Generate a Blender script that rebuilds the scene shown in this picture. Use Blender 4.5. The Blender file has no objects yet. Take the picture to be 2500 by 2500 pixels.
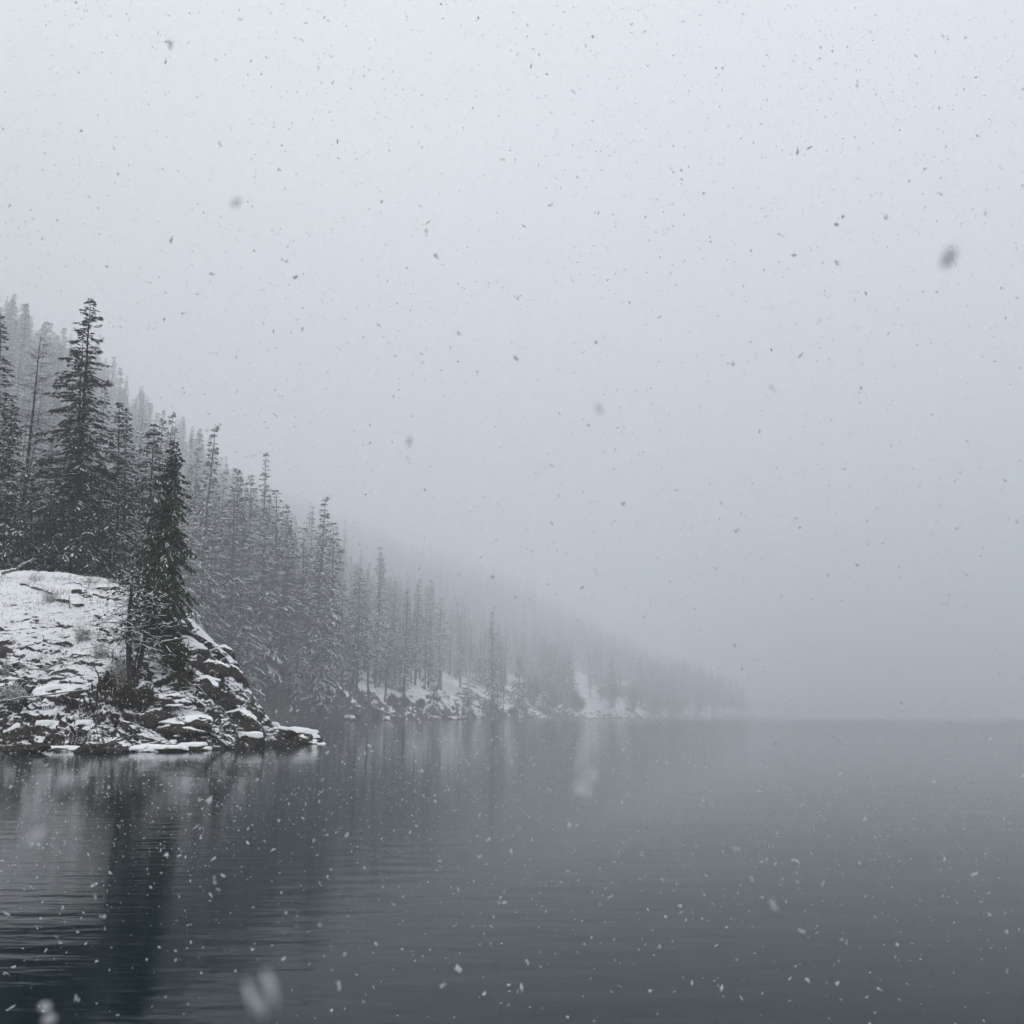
import bpy, math
import numpy as np
from mathutils import Vector, Matrix

# ---------------------------------------------------------------- camera, sky, light
scene = bpy.context.scene
COL = scene.collection
F = 2480.0                       # focal length in pixels of the 2500 px photograph
PITCH = math.atan(500.0 / F)
NEAR = 0.36                      # size of the headland's own units in metres
CAMZ = 2.2 * NEAR
KN = NEAR / 0.62
cam_d = bpy.data.cameras.new("camera")
cam = bpy.data.objects.new("camera", cam_d)
COL.objects.link(cam)
cam.location = (0, 0, CAMZ)
cam.rotation_euler = (math.pi / 2 + PITCH, 0, 0)
cam_d.sensor_width = 36.0
cam_d.lens = 36.0 * F / 2500.0
cam_d.clip_start = 0.02
cam_d.clip_end = 6000
cam_d.dof.use_dof = True
cam_d.dof.focus_distance = 60.0
cam_d.dof.aperture_fstop = 9.0
scene.camera = cam

SUN_EL, SUN_AZ = 55.0, 200.0
world = bpy.data.worlds.new("World")
scene.world = world
world.use_nodes = True
wn, wl = world.node_tree.nodes, world.node_tree.links
wn.clear()
w_out = wn.new("ShaderNodeOutputWorld")
w_add = wn.new("ShaderNodeAddShader")
w_sky = wn.new("ShaderNodeTexSky")
w_sky.sky_type = 'NISHITA'
w_sky.sun_disc = False
w_sky.sun_elevation = math.radians(SUN_EL)
w_sky.sun_rotation = math.radians(SUN_AZ)
w_hsv = wn.new("ShaderNodeHueSaturation")
w_hsv.inputs["Saturation"].default_value = 0.15
w_b1 = wn.new("ShaderNodeBackground")
w_b1.inputs["Strength"].default_value = 0.05
wl.new(w_sky.outputs[0], w_hsv.inputs["Color"])
wl.new(w_hsv.outputs[0], w_b1.inputs["Color"])
# overcast cloud deck: luminance (1 + 2 sin el) / 3, the same all the way round
w_tc = wn.new("ShaderNodeTexCoord")
w_sep = wn.new("ShaderNodeSeparateXYZ")
wl.new(w_tc.outputs["Generated"], w_sep.inputs[0])
w_m = wn.new("ShaderNodeMath"); w_m.operation = 'MAXIMUM'; w_m.inputs[1].default_value = 0.0
wl.new(w_sep.outputs["Z"], w_m.inputs[0])
w_m2 = wn.new("ShaderNodeMath"); w_m2.operation = 'MULTIPLY_ADD'
w_m2.inputs[1].default_value = 0.667; w_m2.inputs[2].default_value = 0.333
wl.new(w_m.outputs[0], w_m2.inputs[0])
w_b2 = wn.new("ShaderNodeBackground")
w_b2.inputs["Color"].default_value = (0.955, 0.987, 1.008, 1)
SKY_L = 1.34
w_m3 = wn.new("ShaderNodeMath"); w_m3.operation = 'MULTIPLY'; w_m3.inputs[1].default_value = SKY_L
wl.new(w_m2.outputs[0], w_m3.inputs[0])
w_n = wn.new("ShaderNodeTexNoise"); w_n.inputs["Scale"].default_value = 1.7; w_n.inputs["Detail"].default_value = 4
wl.new(w_tc.outputs["Generated"], w_n.inputs["Vector"])
w_cx = wn.new("ShaderNodeMapRange"); w_cx.inputs[1].default_value = -0.5; w_cx.inputs[2].default_value = 0.5
wl.new(w_sep.outputs["X"], w_cx.inputs[0])
w_cm = wn.new("ShaderNodeMix"); w_cm.data_type = 'RGBA'
w_cm.inputs[6].default_value = (0.995, 1.0, 0.985, 1); w_cm.inputs[7].default_value = (0.925, 0.970, 1.02, 1)
wl.new(w_cx.outputs[0], w_cm.inputs[0]); wl.new(w_cm.outputs[2], w_b2.inputs["Color"])
w_mr = wn.new("ShaderNodeMapRange"); w_mr.inputs[1].default_value = 0.3; w_mr.inputs[2].default_value = 0.7; w_mr.inputs[3].default_value = 0.92; w_mr.inputs[4].default_value = 1.08
wl.new(w_n.outputs["Fac"], w_mr.inputs[0])
w_m4 = wn.new("ShaderNodeMath"); w_m4.operation = 'MULTIPLY'
wl.new(w_m3.outputs[0], w_m4.inputs[0]); wl.new(w_mr.outputs[0], w_m4.inputs[1])
wl.new(w_m4.outputs[0], w_b2.inputs["Strength"])
wl.new(w_b1.outputs[0], w_add.inputs[0])
wl.new(w_b2.outputs[0], w_add.inputs[1])
wl.new(w_add.outputs[0], w_out.inputs["Surface"])

sun_d = bpy.data.lights.new("sun", 'SUN')
sun_d.energy = 1.2
sun_d.angle = math.radians(60)
sun_d.color = (1.0, 0.97, 0.93)
sun = bpy.data.objects.new("sun", sun_d)
COL.objects.link(sun)
_az = math.radians(SUN_AZ)
sd = Vector((math.sin(_az) * math.cos(math.radians(SUN_EL)), math.cos(_az) * math.cos(math.radians(SUN_EL)), math.sin(math.radians(SUN_EL))))
sun.rotation_euler = sd.to_track_quat('Z', 'Y').to_euler()

scene.render.engine = 'CYCLES'
scene.view_settings.view_transform = 'Standard'
scene.view_settings.look = 'None'
scene.view_settings.exposure = 0.0
scene.view_settings.gamma = 1.0
scene.view_settings.use_curve_mapping = False
cy = scene.cycles
cy.max_bounces = 8
cy.diffuse_bounces = 2
cy.glossy_bounces = 3
cy.transmission_bounces = 2
cy.volume_bounces = 5
cy.transparent_max_bounces = 8
cy.caustics_reflective = False
cy.caustics_refractive = False
cy.use_denoising = True

HAZE_DENSITY = 0.0030
HAZE_TOP = 268.0

# ---------------------------------------------------------------- noise
def _h(ix, iy, iz, seed):
    n = (ix.astype(np.uint32) * np.uint32(374761393) + iy.astype(np.uint32) * np.uint32(668265263)
         + iz.astype(np.uint32) * np.uint32(2147483647) + np.uint32((seed * 974634777) & 0xffffffff))
    n = (n ^ (n >> np.uint32(13))) * np.uint32(1274126177)
    n = (n ^ (n >> np.uint32(15))) * np.uint32(2246822519)
    n = n ^ (n >> np.uint32(16))
    return n.astype(np.float64) / 4294967295.0

def vnoise(x, y, z, seed=0):
    xi, yi, zi = np.floor(x), np.floor(y), np.floor(z)
    fx, fy, fz = x - xi, y - yi, z - zi
    xi, yi, zi = xi.astype(np.int64), yi.astype(np.int64), zi.astype(np.int64)
    sx, sy, sz = (f * f * f * (f * (f * 6 - 15) + 10) for f in (fx, fy, fz))
    r = 0
    for dx in (0, 1):
        wx = sx if dx else 1 - sx
        for dy in (0, 1):
            wy = sy if dy else 1 - sy
            for dz in (0, 1):
                wz = sz if dz else 1 - sz
                r = r + wx * wy * wz * _h(xi + dx, yi + dy, zi + dz, seed)
    return r * 2 - 1

def fbm(x, y, z, octv=4, seed=0, gain=0.5, lac=2.03):
    a, t, s = 1.0, 0.0, 0.0
    for o in range(octv):
        t = t + a * vnoise(x * lac ** o, y * lac ** o, z * lac ** o, seed + o * 17)
        s += a
        a *= gain
    return t / s

def cells(x, y, seed=0):
    """Voronoi in 2-D: (F1, F2, id of the nearest cell)."""
    xi, yi = np.floor(x).astype(np.int64), np.floor(y).astype(np.int64)
    f1 = np.full(x.shape, 9.0); f2 = np.full(x.shape, 9.0); cid = np.zeros(x.shape)
    for dx in (-1, 0, 1):
        for dy in (-1, 0, 1):
            cx, cy_ = xi + dx, yi + dy
            z0 = np.zeros_like(cx)
            px = cx + _h(cx, cy_, z0, seed); py = cy_ + _h(cx, cy_, z0 + 1, seed); idv = _h(cx, cy_, z0 + 2, seed)
            d = np.hypot(px - x, py - y)
            nearer = d < f1
            f2 = np.where(nearer, f1, np.minimum(f2, d))
            cid = np.where(nearer, idv, cid)
            f1 = np.where(nearer, d, f1)
    return f1, f2, cid

def sstep(a, b, x):
    t = np.clip((x - a) / (b - a), 0, 1)
    return t * t * (3 - 2 * t)

# ---------------------------------------------------------------- helpers
def at(px, py, Y, camz=None):
    """World point at depth Y seen at photograph pixel (px, py)."""
    camz = CAMZ if camz is None else camz
    u, v = (px - 1250.0) / F, (1250.0 - py) / F
    dy = math.cos(PITCH) - v * math.sin(PITCH)
    dz = math.sin(PITCH) + v * math.cos(PITCH)
    k = Y / dy
    return Vector((u * k, Y, camz + dz * k))

def project(x, y, z):
    zz = z - CAMZ
    dep = y * math.cos(PITCH) + zz * math.sin(PITCH)
    up = -y * math.sin(PITCH) + zz * math.cos(PITCH)
    dep = np.maximum(dep, 1e-3)
    return 1250 + F * x / dep, 1250 - F * up / dep

def mesh_from(name, verts, quads=None, tris=None, smooth=False):
    verts = np.asarray(verts, np.float32).reshape(-1, 3)
    q = np.asarray(quads if quads is not None else np.zeros((0, 4)), np.int32).reshape(-1, 4)
    t = np.asarray(tris if tris is not None else np.zeros((0, 3)), np.int32).reshape(-1, 3)
    me = bpy.data.meshes.new(name)
    me.vertices.add(len(verts))
    me.vertices.foreach_set("co", verts.ravel())
    nl = q.size + t.size
    me.loops.add(nl)
    me.loops.foreach_set("vertex_index", np.concatenate([q.ravel(), t.ravel()]).astype(np.int32))
    n = len(q) + len(t)
    me.polygons.add(n)
    starts = np.concatenate([np.arange(len(q)) * 4, q.size + np.arange(len(t)) * 3]).astype(np.int32)
    me.polygons.foreach_set("loop_start", starts)
    me.polygons.foreach_set("use_smooth", np.full(n, smooth, bool))
    me.update(calc_edges=True)
    return me

class Geo:
    """Collects vertices and faces for ONE mesh object."""
    def __init__(s):
        s.v, s.q, s.t, s.n = [], [], [], 0
    def add(s, v, q=None, t=None):
        v = np.asarray(v, float).reshape(-1, 3)
        if q is not None and len(q): s.q.append(np.asarray(q).reshape(-1, 4) + s.n)
        if t is not None and len(t): s.t.append(np.asarray(t).reshape(-1, 3) + s.n)
        s.v.append(v); s.n += len(v)
    def mesh(s, name, mat, smooth=False):
        me = mesh_from(name, np.concatenate(s.v), np.concatenate(s.q) if s.q else None, np.concatenate(s.t) if s.t else None, smooth)
        me.materials.append(mat)
        return me

def link(name, data, parent=None, loc=None):
    o = bpy.data.objects.new(name, data)
    COL.objects.link(o)
    if parent is not None: o.parent = parent
    if loc is not None: o.location = loc
    return o

def tag(o, label, cat, group=None):
    o["label"] = label; o["category"] = cat
    if group: o["group"] = group
    return o

def tubes(P, Rr, sides=4):
    """P (n, k, 3) polylines, Rr (n, k) radii -> verts, quads (open tubes)."""
    n, k, _ = P.shape
    T = np.gradient(P, axis=1)
    T /= np.linalg.norm(T, axis=2, keepdims=True) + 1e-9
    ref = np.where(np.abs(T[..., 2:3]) > 0.9, np.array([1.0, 0, 0]), np.array([0, 0, 1.0]))
    A = np.cross(T, ref); A /= np.linalg.norm(A, axis=2, keepdims=True) + 1e-9
    B = np.cross(T, A)
    th = np.arange(sides) / sides * 2 * math.pi
    V = P[:, :, None, :] + Rr[:, :, None, None] * (A[:, :, None, :] * np.cos(th)[None, None, :, None] + B[:, :, None, :] * np.sin(th)[None, None, :, None])
    idx = np.arange(n * k * sides).reshape(n, k, sides)
    a = idx[:, :-1, :]; b = np.roll(a, -1, 2); d = idx[:, 1:, :]; c = np.roll(d, -1, 2)
    return V.reshape(-1, 3), np.stack([a, b, c, d], -1).reshape(-1, 4)

# ---------------------------------------------------------------- materials
def new_mat(name):
    m = bpy.data.materials.new(name)
    m.use_nodes = True
    nt = m.node_tree
    b = nt.nodes["Principled BSDF"]
    return m, nt, b

def noise_node(nt, scale, detail=4, rough=0.55, vec=None):
    n = nt.nodes.new("ShaderNodeTexNoise")
    n.inputs["Scale"].default_value = scale
    n.inputs["Detail"].default_value = detail
    n.inputs["Roughness"].default_value = rough
    if vec is not None: nt.links.new(vec, n.inputs["Vector"])
    return n

def ramp_node(nt, fac, stops):
    r = nt.nodes.new("ShaderNodeValToRGB")
    el = r.color_ramp.elements
    while len(el) < len(stops): el.new(0.5)
    for e, (p, c) in zip(el, stops):
        e.position = p
        e.color = (*c, 1) if len(c) == 3 else c
    nt.links.new(fac, r.inputs["Fac"])
    return r

def simple_mat(name, c1, c2, scale=3.0, rough=0.85, vec_obj=True, spec=0.2, bump=0.0):
    m, nt, b = new_mat(name)
    tc = nt.nodes.new("ShaderNodeTexCoord")
    n = noise_node(nt, scale, 3, 0.6, tc.outputs["Object"])
    r = ramp_node(nt, n.outputs["Fac"], [(0.3, c1), (0.7, c2)])
    nt.links.new(r.outputs["Color"], b.inputs["Base Color"])
    b.inputs["Roughness"].default_value = rough
    b.inputs["Specular IOR Level"].default_value = spec
    if bump:
        bp = nt.nodes.new("ShaderNodeBump")
        bp.inputs["Strength"].default_value = 0.8
        bp.inputs["Distance"].default_value = bump
        nt.links.new(n.outputs["Fac"], bp.inputs["Height"])
        nt.links.new(bp.outputs["Normal"], b.inputs["Normal"])
    return m

M_snow = simple_mat("snow", (0.86, 0.88, 0.91), (0.91, 0.925, 0.94), 4.0, 0.9, spec=0.1)
M_flake = simple_mat("snowflake_ice", (0.80, 0.82, 0.85), (0.86, 0.87, 0.88), 40.0, 0.9, spec=0.1)
def translucent(m):
    nt = m.node_tree; b = nt.nodes["Principled BSDF"]; out = nt.nodes["Material Output"]
    tr = nt.nodes.new("ShaderNodeBsdfTranslucent"); tr.inputs["Color"].default_value = (0.88, 0.89, 0.91, 1)
    mx = nt.nodes.new("ShaderNodeMixShader"); mx.inputs[0].default_value = 0.72
    nt.links.new(b.outputs[0], mx.inputs[1]); nt.links.new(tr.outputs[0], mx.inputs[2]); nt.links.new(mx.outputs[0], out.inputs["Surface"])
translucent(M_flake)
M_bark = simple_mat("fir_bark", (0.022, 0.020, 0.018), (0.055, 0.048, 0.043), 9.0, 0.95)
M_deadwood = simple_mat("dead_wood", (0.10, 0.09, 0.08), (0.22, 0.20, 0.18), 14.0, 0.95)
M_needle = simple_mat("fir_needles", (0.017, 0.028, 0.019), (0.040, 0.054, 0.036), 1.3, 0.85)
M_needle_dark = simple_mat("dark_fir_needles", (0.012, 0.032, 0.012), (0.036, 0.066, 0.028), 1.6, 0.85)
M_needle_far = simple_mat("slope_fir_needles", (0.028, 0.034, 0.030), (0.060, 0.066, 0.056), 0.5, 0.9)
M_brush = simple_mat("brown_brush", (0.030, 0.024, 0.014), (0.075, 0.060, 0.035), 3.0, 0.95)
M_twig = simple_mat("pale_twigs", (0.16, 0.14, 0.12), (0.34, 0.31, 0.28), 5.0, 0.95)
M_ochre = simple_mat("rust_twigs", (0.10, 0.07, 0.035), (0.19, 0.14, 0.075), 2.0, 0.95)

def rock_mat(name, thresh=0.5):
    """Dark layered bedrock under patchy snow; where snow lies comes from the mesh attribute 'snow' (how flat and sheltered the spot is)."""
    m, nt, b = new_mat(name)
    L = nt.links.new
    tc = nt.nodes.new("ShaderNodeTexCoord")
    ob = tc.outputs["Object"]
    mp = nt.nodes.new("ShaderNodeMapping"); mp.inputs["Scale"].default_value = (1, 1, 3.2); L(ob, mp.inputs["Vector"])
    n1 = noise_node(nt, 1.1, 8, 0.65, mp.outputs["Vector"])
    r1 = ramp_node(nt, n1.outputs["Fac"], [(0.28, (0.016, 0.012, 0.011)), (0.5, (0.050, 0.039, 0.035)), (0.64, (0.085, 0.069, 0.063)), (0.8, (0.16, 0.147, 0.13))])
    n2 = noise_node(nt, 0.35, 4, 0.6, ob)
    r2 = ramp_node(nt, n2.outputs["Fac"], [(0.52, (0, 0, 0)), (0.7, (1, 1, 1))])
    mixm = nt.nodes.new("ShaderNodeMix"); mixm.data_type = 'RGBA'
    L(r2.outputs["Color"], mixm.inputs[0])
    L(r1.outputs["Color"], mixm.inputs[6])
    mixm.inputs[7].default_value = (0.044, 0.036, 0.019, 1)
    mm = nt.nodes.new("ShaderNodeMath"); mm.operation = 'MULTIPLY'; mm.inputs[1].default_value = 0.55
    L(r2.outputs["Color"], mm.inputs[0]); L(mm.outputs[0], mixm.inputs[0])
    # snow
    at_ = nt.nodes.new("ShaderNodeAttribute"); at_.attribute_name = "snow"
    n3 = noise_node(nt, 6.2, 6, 0.72, ob)
    a1 = nt.nodes.new("ShaderNodeMath"); a1.operation = 'SUBTRACT'; L(n3.outputs["Fac"], a1.inputs[0]); a1.inputs[1].default_value = 0.5
    a2 = nt.nodes.new("ShaderNodeMath"); a2.operation = 'MULTIPLY_ADD'; L(a1.outputs[0], a2.inputs[0]); a2.inputs[1].default_value = 0.62
    L(at_.outputs["Fac"], a2.inputs[2])
    rs = ramp_node(nt, a2.outputs[0], [(thresh - 0.06, (0, 0, 0)), (thresh + 0.06, (1, 1, 1))])
    n4 = noise_node(nt, 9, 5, 0.7, ob)
    r4 = ramp_node(nt, n4.outputs["Fac"], [(0.25, (0.74, 0.755, 0.78)), (0.45, (0.90, 0.915, 0.94))])
    mix = nt.nodes.new("ShaderNodeMix"); mix.data_type = 'RGBA'
    L(rs.outputs["Color"], mix.inputs[0]); L(mixm.outputs[2], mix.inputs[6]); L(r4.outputs["Color"], mix.inputs[7])
    L(mix.outputs[2], b.inputs["Base Color"])
    b.inputs["Roughness"].default_value = 0.85
    b.inputs["Specular IOR Level"].default_value = 0.2
    nb = noise_node(nt, 5, 8, 0.7, mp.outputs["Vector"])
    bp = nt.nodes.new("ShaderNodeBump"); bp.inputs["Strength"].default_value = 0.9; bp.inputs["Distance"].default_value = 0.08
    L(nb.outputs["Fac"], bp.inputs["Height"]); L(bp.outputs["Normal"], b.inputs["Normal"])
    return m
M_rock = rock_mat("snowy_bedrock")
M_bank = rock_mat("snowy_hillside")

# ---------------------------------------------------------------- water
def build_water():
    me = mesh_from("water", [(-2050, -180, 0), (2050, -180, 0), (2050, 3250, 0), (-2050, 3250, 0)], [(0, 1, 2, 3)])
    m, nt, b = new_mat("lake_water")
    L = nt.links.new
    b.inputs["Base Color"].default_value = (0.003, 0.012, 0.015, 1)
    b.inputs["Roughness"].default_value = 0.085
    b.inputs["IOR"].default_value = 1.145
    tc = nt.nodes.new("ShaderNodeTexCoord")
    def layer(sx, sy, scale, detail, rot=0.0):
        mp = nt.nodes.new("ShaderNodeMapping")
        mp.inputs["Scale"].default_value = (sx, sy, 1)
        mp.inputs["Rotation"].default_value = (0, 0, rot)
        L(tc.outputs["Object"], mp.inputs["Vector"])
        return noise_node(nt, scale, detail, 0.5, mp.outputs["Vector"])
    a = layer(0.35, 1.0, 6.0, 4, 0.08)       # small wind ripples, long across the view
    c = layer(0.4, 1.0, 1.1, 2, -0.12)       # slow swell
    p = layer(0.4, 0.7, 0.5, 3, 0.2)       # patches of calm
    # a breeze ruffles the water in front of the headland; further out it lies nearly still
    geo = nt.nodes.new("ShaderNodeNewGeometry")
    vd = nt.nodes.new("ShaderNodeVectorMath"); vd.operation = 'SUBTRACT'; L(geo.outputs["Position"], vd.inputs[0]); vd.inputs[1].default_value = (-2.6, 4.0, 0)
    vs = nt.nodes.new("ShaderNodeVectorMath"); vs.operation = 'MULTIPLY'; L(vd.outputs[0], vs.inputs[0]); vs.inputs[1].default_value = (0.30, 0.20, 0)
    vl = nt.nodes.new("ShaderNodeVectorMath"); vl.operation = 'LENGTH'; L(vs.outputs[0], vl.inputs[0])
    vn = nt.nodes.new("ShaderNodeMath"); vn.operation = 'MULTIPLY_ADD'; L(p.outputs["Fac"], vn.inputs[0]); vn.inputs[1].default_value = -1.1; L(vl.outputs["Value"], vn.inputs[2])
    pr = ramp_node(nt, vn.outputs[0], [(0.0, (1.0, 1.0, 1.0)), (0.8, (0.07, 0.07, 0.07))])
    mu = nt.nodes.new("ShaderNodeMath"); mu.operation = 'MULTIPLY'
    L(a.outputs["Fac"], mu.inputs[0]); L(pr.outputs["Color"], mu.inputs[1])
    ad = nt.nodes.new("ShaderNodeMath"); ad.operation = 'MULTIPLY_ADD'
    L(c.outputs["Fac"], ad.inputs[0]); ad.inputs[1].default_value = 0.8; L(mu.outputs[0], ad.inputs[2])
    bp = nt.nodes.new("ShaderNodeBump"); bp.inputs["Strength"].default_value = 1.0; bp.inputs["Distance"].default_value = 0.006
    L(ad.outputs[0], bp.inputs["Height"]); L(bp.outputs["Normal"], b.inputs["Normal"])
    me.materials.append(m)
    o = link("water", me)
    o["kind"] = "structure"
    return o
build_water()

# ---------------------------------------------------------------- the wooded hillside
SHORE = np.array([(-33, 10), (-30, 35), (-27.5, 53), (-28.5, 80), (-33, 112), (-34, 135), (-31.5, 142), (-28.4, 150), (-26.6, 165), (-23.8, 190), (-19, 225), (-12.7, 262),
                  (-6, 300), (12.3, 380), (47.4, 470), (97, 600), (178, 800), (300, 1150), (640, 2120)], float)
_seg = np.r_[0, np.cumsum(np.hypot(*np.diff(SHORE, axis=0).T))]
DIN = np.array([-0.906, 0.423])
def shore_at(s):
    # smoothed polyline
    x = np.interp(s, _seg, SHORE[:, 0]); y = np.interp(s, _seg, SHORE[:, 1])
    x = x + 1.5 * vnoise(s / 15, s * 0 + 3.3, s * 0, 5) + 0.9 * vnoise(s / 5.0, s * 0 + 1.3, s * 0, 6)
    return x, y
CLEARINGS = [(870, 1010, 1712), (1062, 1190, 1640), (1238, 1335, 1665), (1385, 1545, 1632)]
def in_clearing(x, y, z):
    px, py = project(x, y, z)
    r = np.zeros(np.shape(x), bool)
    for a_, b_, c_ in CLEARINGS:
        w = (b_ - a_) * 0.12 * vnoise(py / 30.0, px * 0 + a_, px * 0, 7)
        r |= (px > a_ + w) & (px < b_ + w) & (py > c_ + 0.25 * (px - a_)) & (py < 1790)
    return r & (y > 130) & (y < 620)
def hill_point(s, t):
    x0, y0 = shore_at(s)
    x = x0 + DIN[0] * t; y = y0 + DIN[1] * t
    bank = 4.2 * (1 + 0.6 * vnoise(s / 12, s * 0 + 7.1, s * 0, 9)) * (1 - np.exp(-np.maximum(t, 0) / 2.4))
    z = bank + (0.50 * t + 0.20 * np.maximum(t - 30, 0) + 0.06 * np.maximum(t - 140, 0)) * np.interp(s, [190, 300, 420], [1.0, 0.80, 0.62])
    z = np.where(t < 0, t * 0.6, z)
    damp = sstep(0, 8, t)
    z = z + damp * (1.6 * fbm(x / 20, y / 20, x * 0, 3, 21) + (5.0 * vnoise(x / 60, y / 60, x * 0, 22) + 9.0 * vnoise(x / 150, y / 150, x * 0, 23)) * sstep(15, 90, t))
    z = np.where(z > 190, 190 + 40 * np.tanh((z - 190) / 40), z)
    return x, y, z
_ts = np.arange(0, _seg[-1], 0.5)
_tx, _ty = shore_at(_ts)
_tc = np.maximum.accumulate(_tx * DIN[1] - _ty * DIN[0])
def hill_z(x, y):
    """Ground height of the hillside under a map point, and its distance inland."""
    s = float(np.interp(x * DIN[1] - y * DIN[0], _tc, _ts))
    x0, y0 = shore_at(np.array([s]))
    t = (x - x0[0]) * DIN[0] + (y - y0[0]) * DIN[1]
    return float(hill_point(np.array([s]), np.array([t]))[2][0]), t
def shore_depth(px):
    """Depth at which the shoreline crosses a column of the photograph."""
    k = np.where((_ty > 120) & (1250 + F * _tx / _ty >= px))[0]
    return float(_ty[k[0]]) if len(k) else float(_ty[-1])
def far(px, py, extra=0.0):
    """Point of the hillside first met along the ray of a photograph pixel."""
    Y = shore_depth(px) + 0.5
    for _ in range(400):
        x = (px - 1250) / F * Y
        z, t = hill_z(x, Y)
        if t > 0 and float(project(np.array([x]), np.array([Y]), np.array([z]))[1][0]) <= py: break
        Y += 0.6
        if Y > shore_depth(px) + 90: break
    return Vector((x, Y, z + extra))
def build_hill():
    s = np.concatenate([np.arange(0, 40, 2.0), np.arange(40, 100, 0.8), np.arange(100, 400, 0.5), np.arange(400, 640, 1.2), np.arange(640, _seg[-1], 7.0)])
    t = np.concatenate([np.arange(-4, 0, 0.8), np.arange(0, 12, 0.32), np.arange(12, 40, 0.9), np.arange(40, 420, 4.0)])
    S, T = np.meshgrid(s, t, indexing='ij')
    x, y, z = hill_point(S, T)
    w = sstep(-1, 1.5, T) * (1 - sstep(18, 45, T))
    # ledges and blocks of the rocky bank
    q = z + 0.25 * x * 0.3 + 1.1 * fbm(x / 7, y / 7, z / 7, 3, 31)
    hgt = 1.25
    fr = q / hgt - np.floor(q / hgt)
    zt = (np.floor(q / hgt) + np.clip((fr - 0.62) / 0.38, 0, 1) + 0.25 * fr) / 1.25 * hgt * 1.0
    z = z + w * 0.8 * ((zt - q) - 0)
    f1, f2, cid = cells(S / 2.1, T / 1.5, 33)
    z = z + w * (0.75 * (cid - 0.45) * sstep(0.02, 0.25, f2 - f1)) + w * 0.35 * fbm(x / 1.3, y / 1.3, z / 1.3, 3, 35)
    z = np.where(T < -0.5, np.minimum(z, -0.4), z)
    nx, ny = S.shape
    V = np.stack([x, y, z], -1)
    du = np.gradient(V, axis=0); dv = np.gradient(V, axis=1)
    N = np.cross(du, dv); N /= np.linalg.norm(N, axis=2, keepdims=True) + 1e-9
    nz = np.abs(N[..., 2])
    snow = 0.5 + 1.3 * (nz - 0.74) + 0.42 * fbm(x / 7, y / 7, x * 0, 4, 41) - 0.12 * sstep(14, 30, T) + 0.30 * sstep(30, 70, T) - 0.22 * (1 - sstep(146, 160, S))
    snow = snow + in_clearing(x, y, z) * (0.10 + 0.30 * fbm(x / 2.6, y / 2.6, z / 1.5, 3, 47))
    snow = np.where(z < 0.35, 0.0, snow)
    idx = np.arange(nx * ny).reshape(nx, ny)
    Q = np.stack([idx[:-1, :-1], idx[:-1, 1:], idx[1:, 1:], idx[1:, :-1]], -1).reshape(-1, 4)
    me = mesh_from("hillside", V, Q, smooth=False)
    a = me.attributes.new("snow", 'FLOAT', 'POINT'); a.data.foreach_set("value", snow.ravel().astype(np.float32))
    me.materials.append(M_bank)
    o = link("hillside", me); o["kind"] = "structure"
build_hill()

# ---------------------------------------------------------------- the rocky headland
_px = np.array([-900, -400, 0, 150, 250, 330, 400, 470, 530, 580, 612, 650, 680, 700], float)
_py = np.array([1385, 1390, 1395, 1398, 1412, 1442, 1474, 1508, 1563, 1614, 1673, 1741, 1784, 1815], float)
_yc = np.array([96, 95, 93, 92, 91, 89, 87, 85.5, 84, 83, 82.5, 82, 81.5, 81], float)
_pw = np.array([-900, -400, 0, 150, 300, 400, 500, 600, 650, 680, 700], float)
_wy = np.array([1842, 1838, 1832, 1834, 1836, 1835, 1832, 1827, 1823, 1821, 1820], float)
_cx, _cz = [], []
for a_, b_, c_ in zip(_px, _py, _yc):
    P = at(a_, b_, c_, 2.2); _cx.append(P.x); _cz.append(P.z)
_sx, _sy = [], []
for a_, b_ in zip(_pw, _wy):
    d = at(a_, b_, 1.0, 2.2) - Vector((0, 0, 2.2)); k = -2.2 / d.z
    _sx.append(d.x * k); _sy.append(d.y * k)
XMAX = _cx[-1]
HEAD = {}
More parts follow.
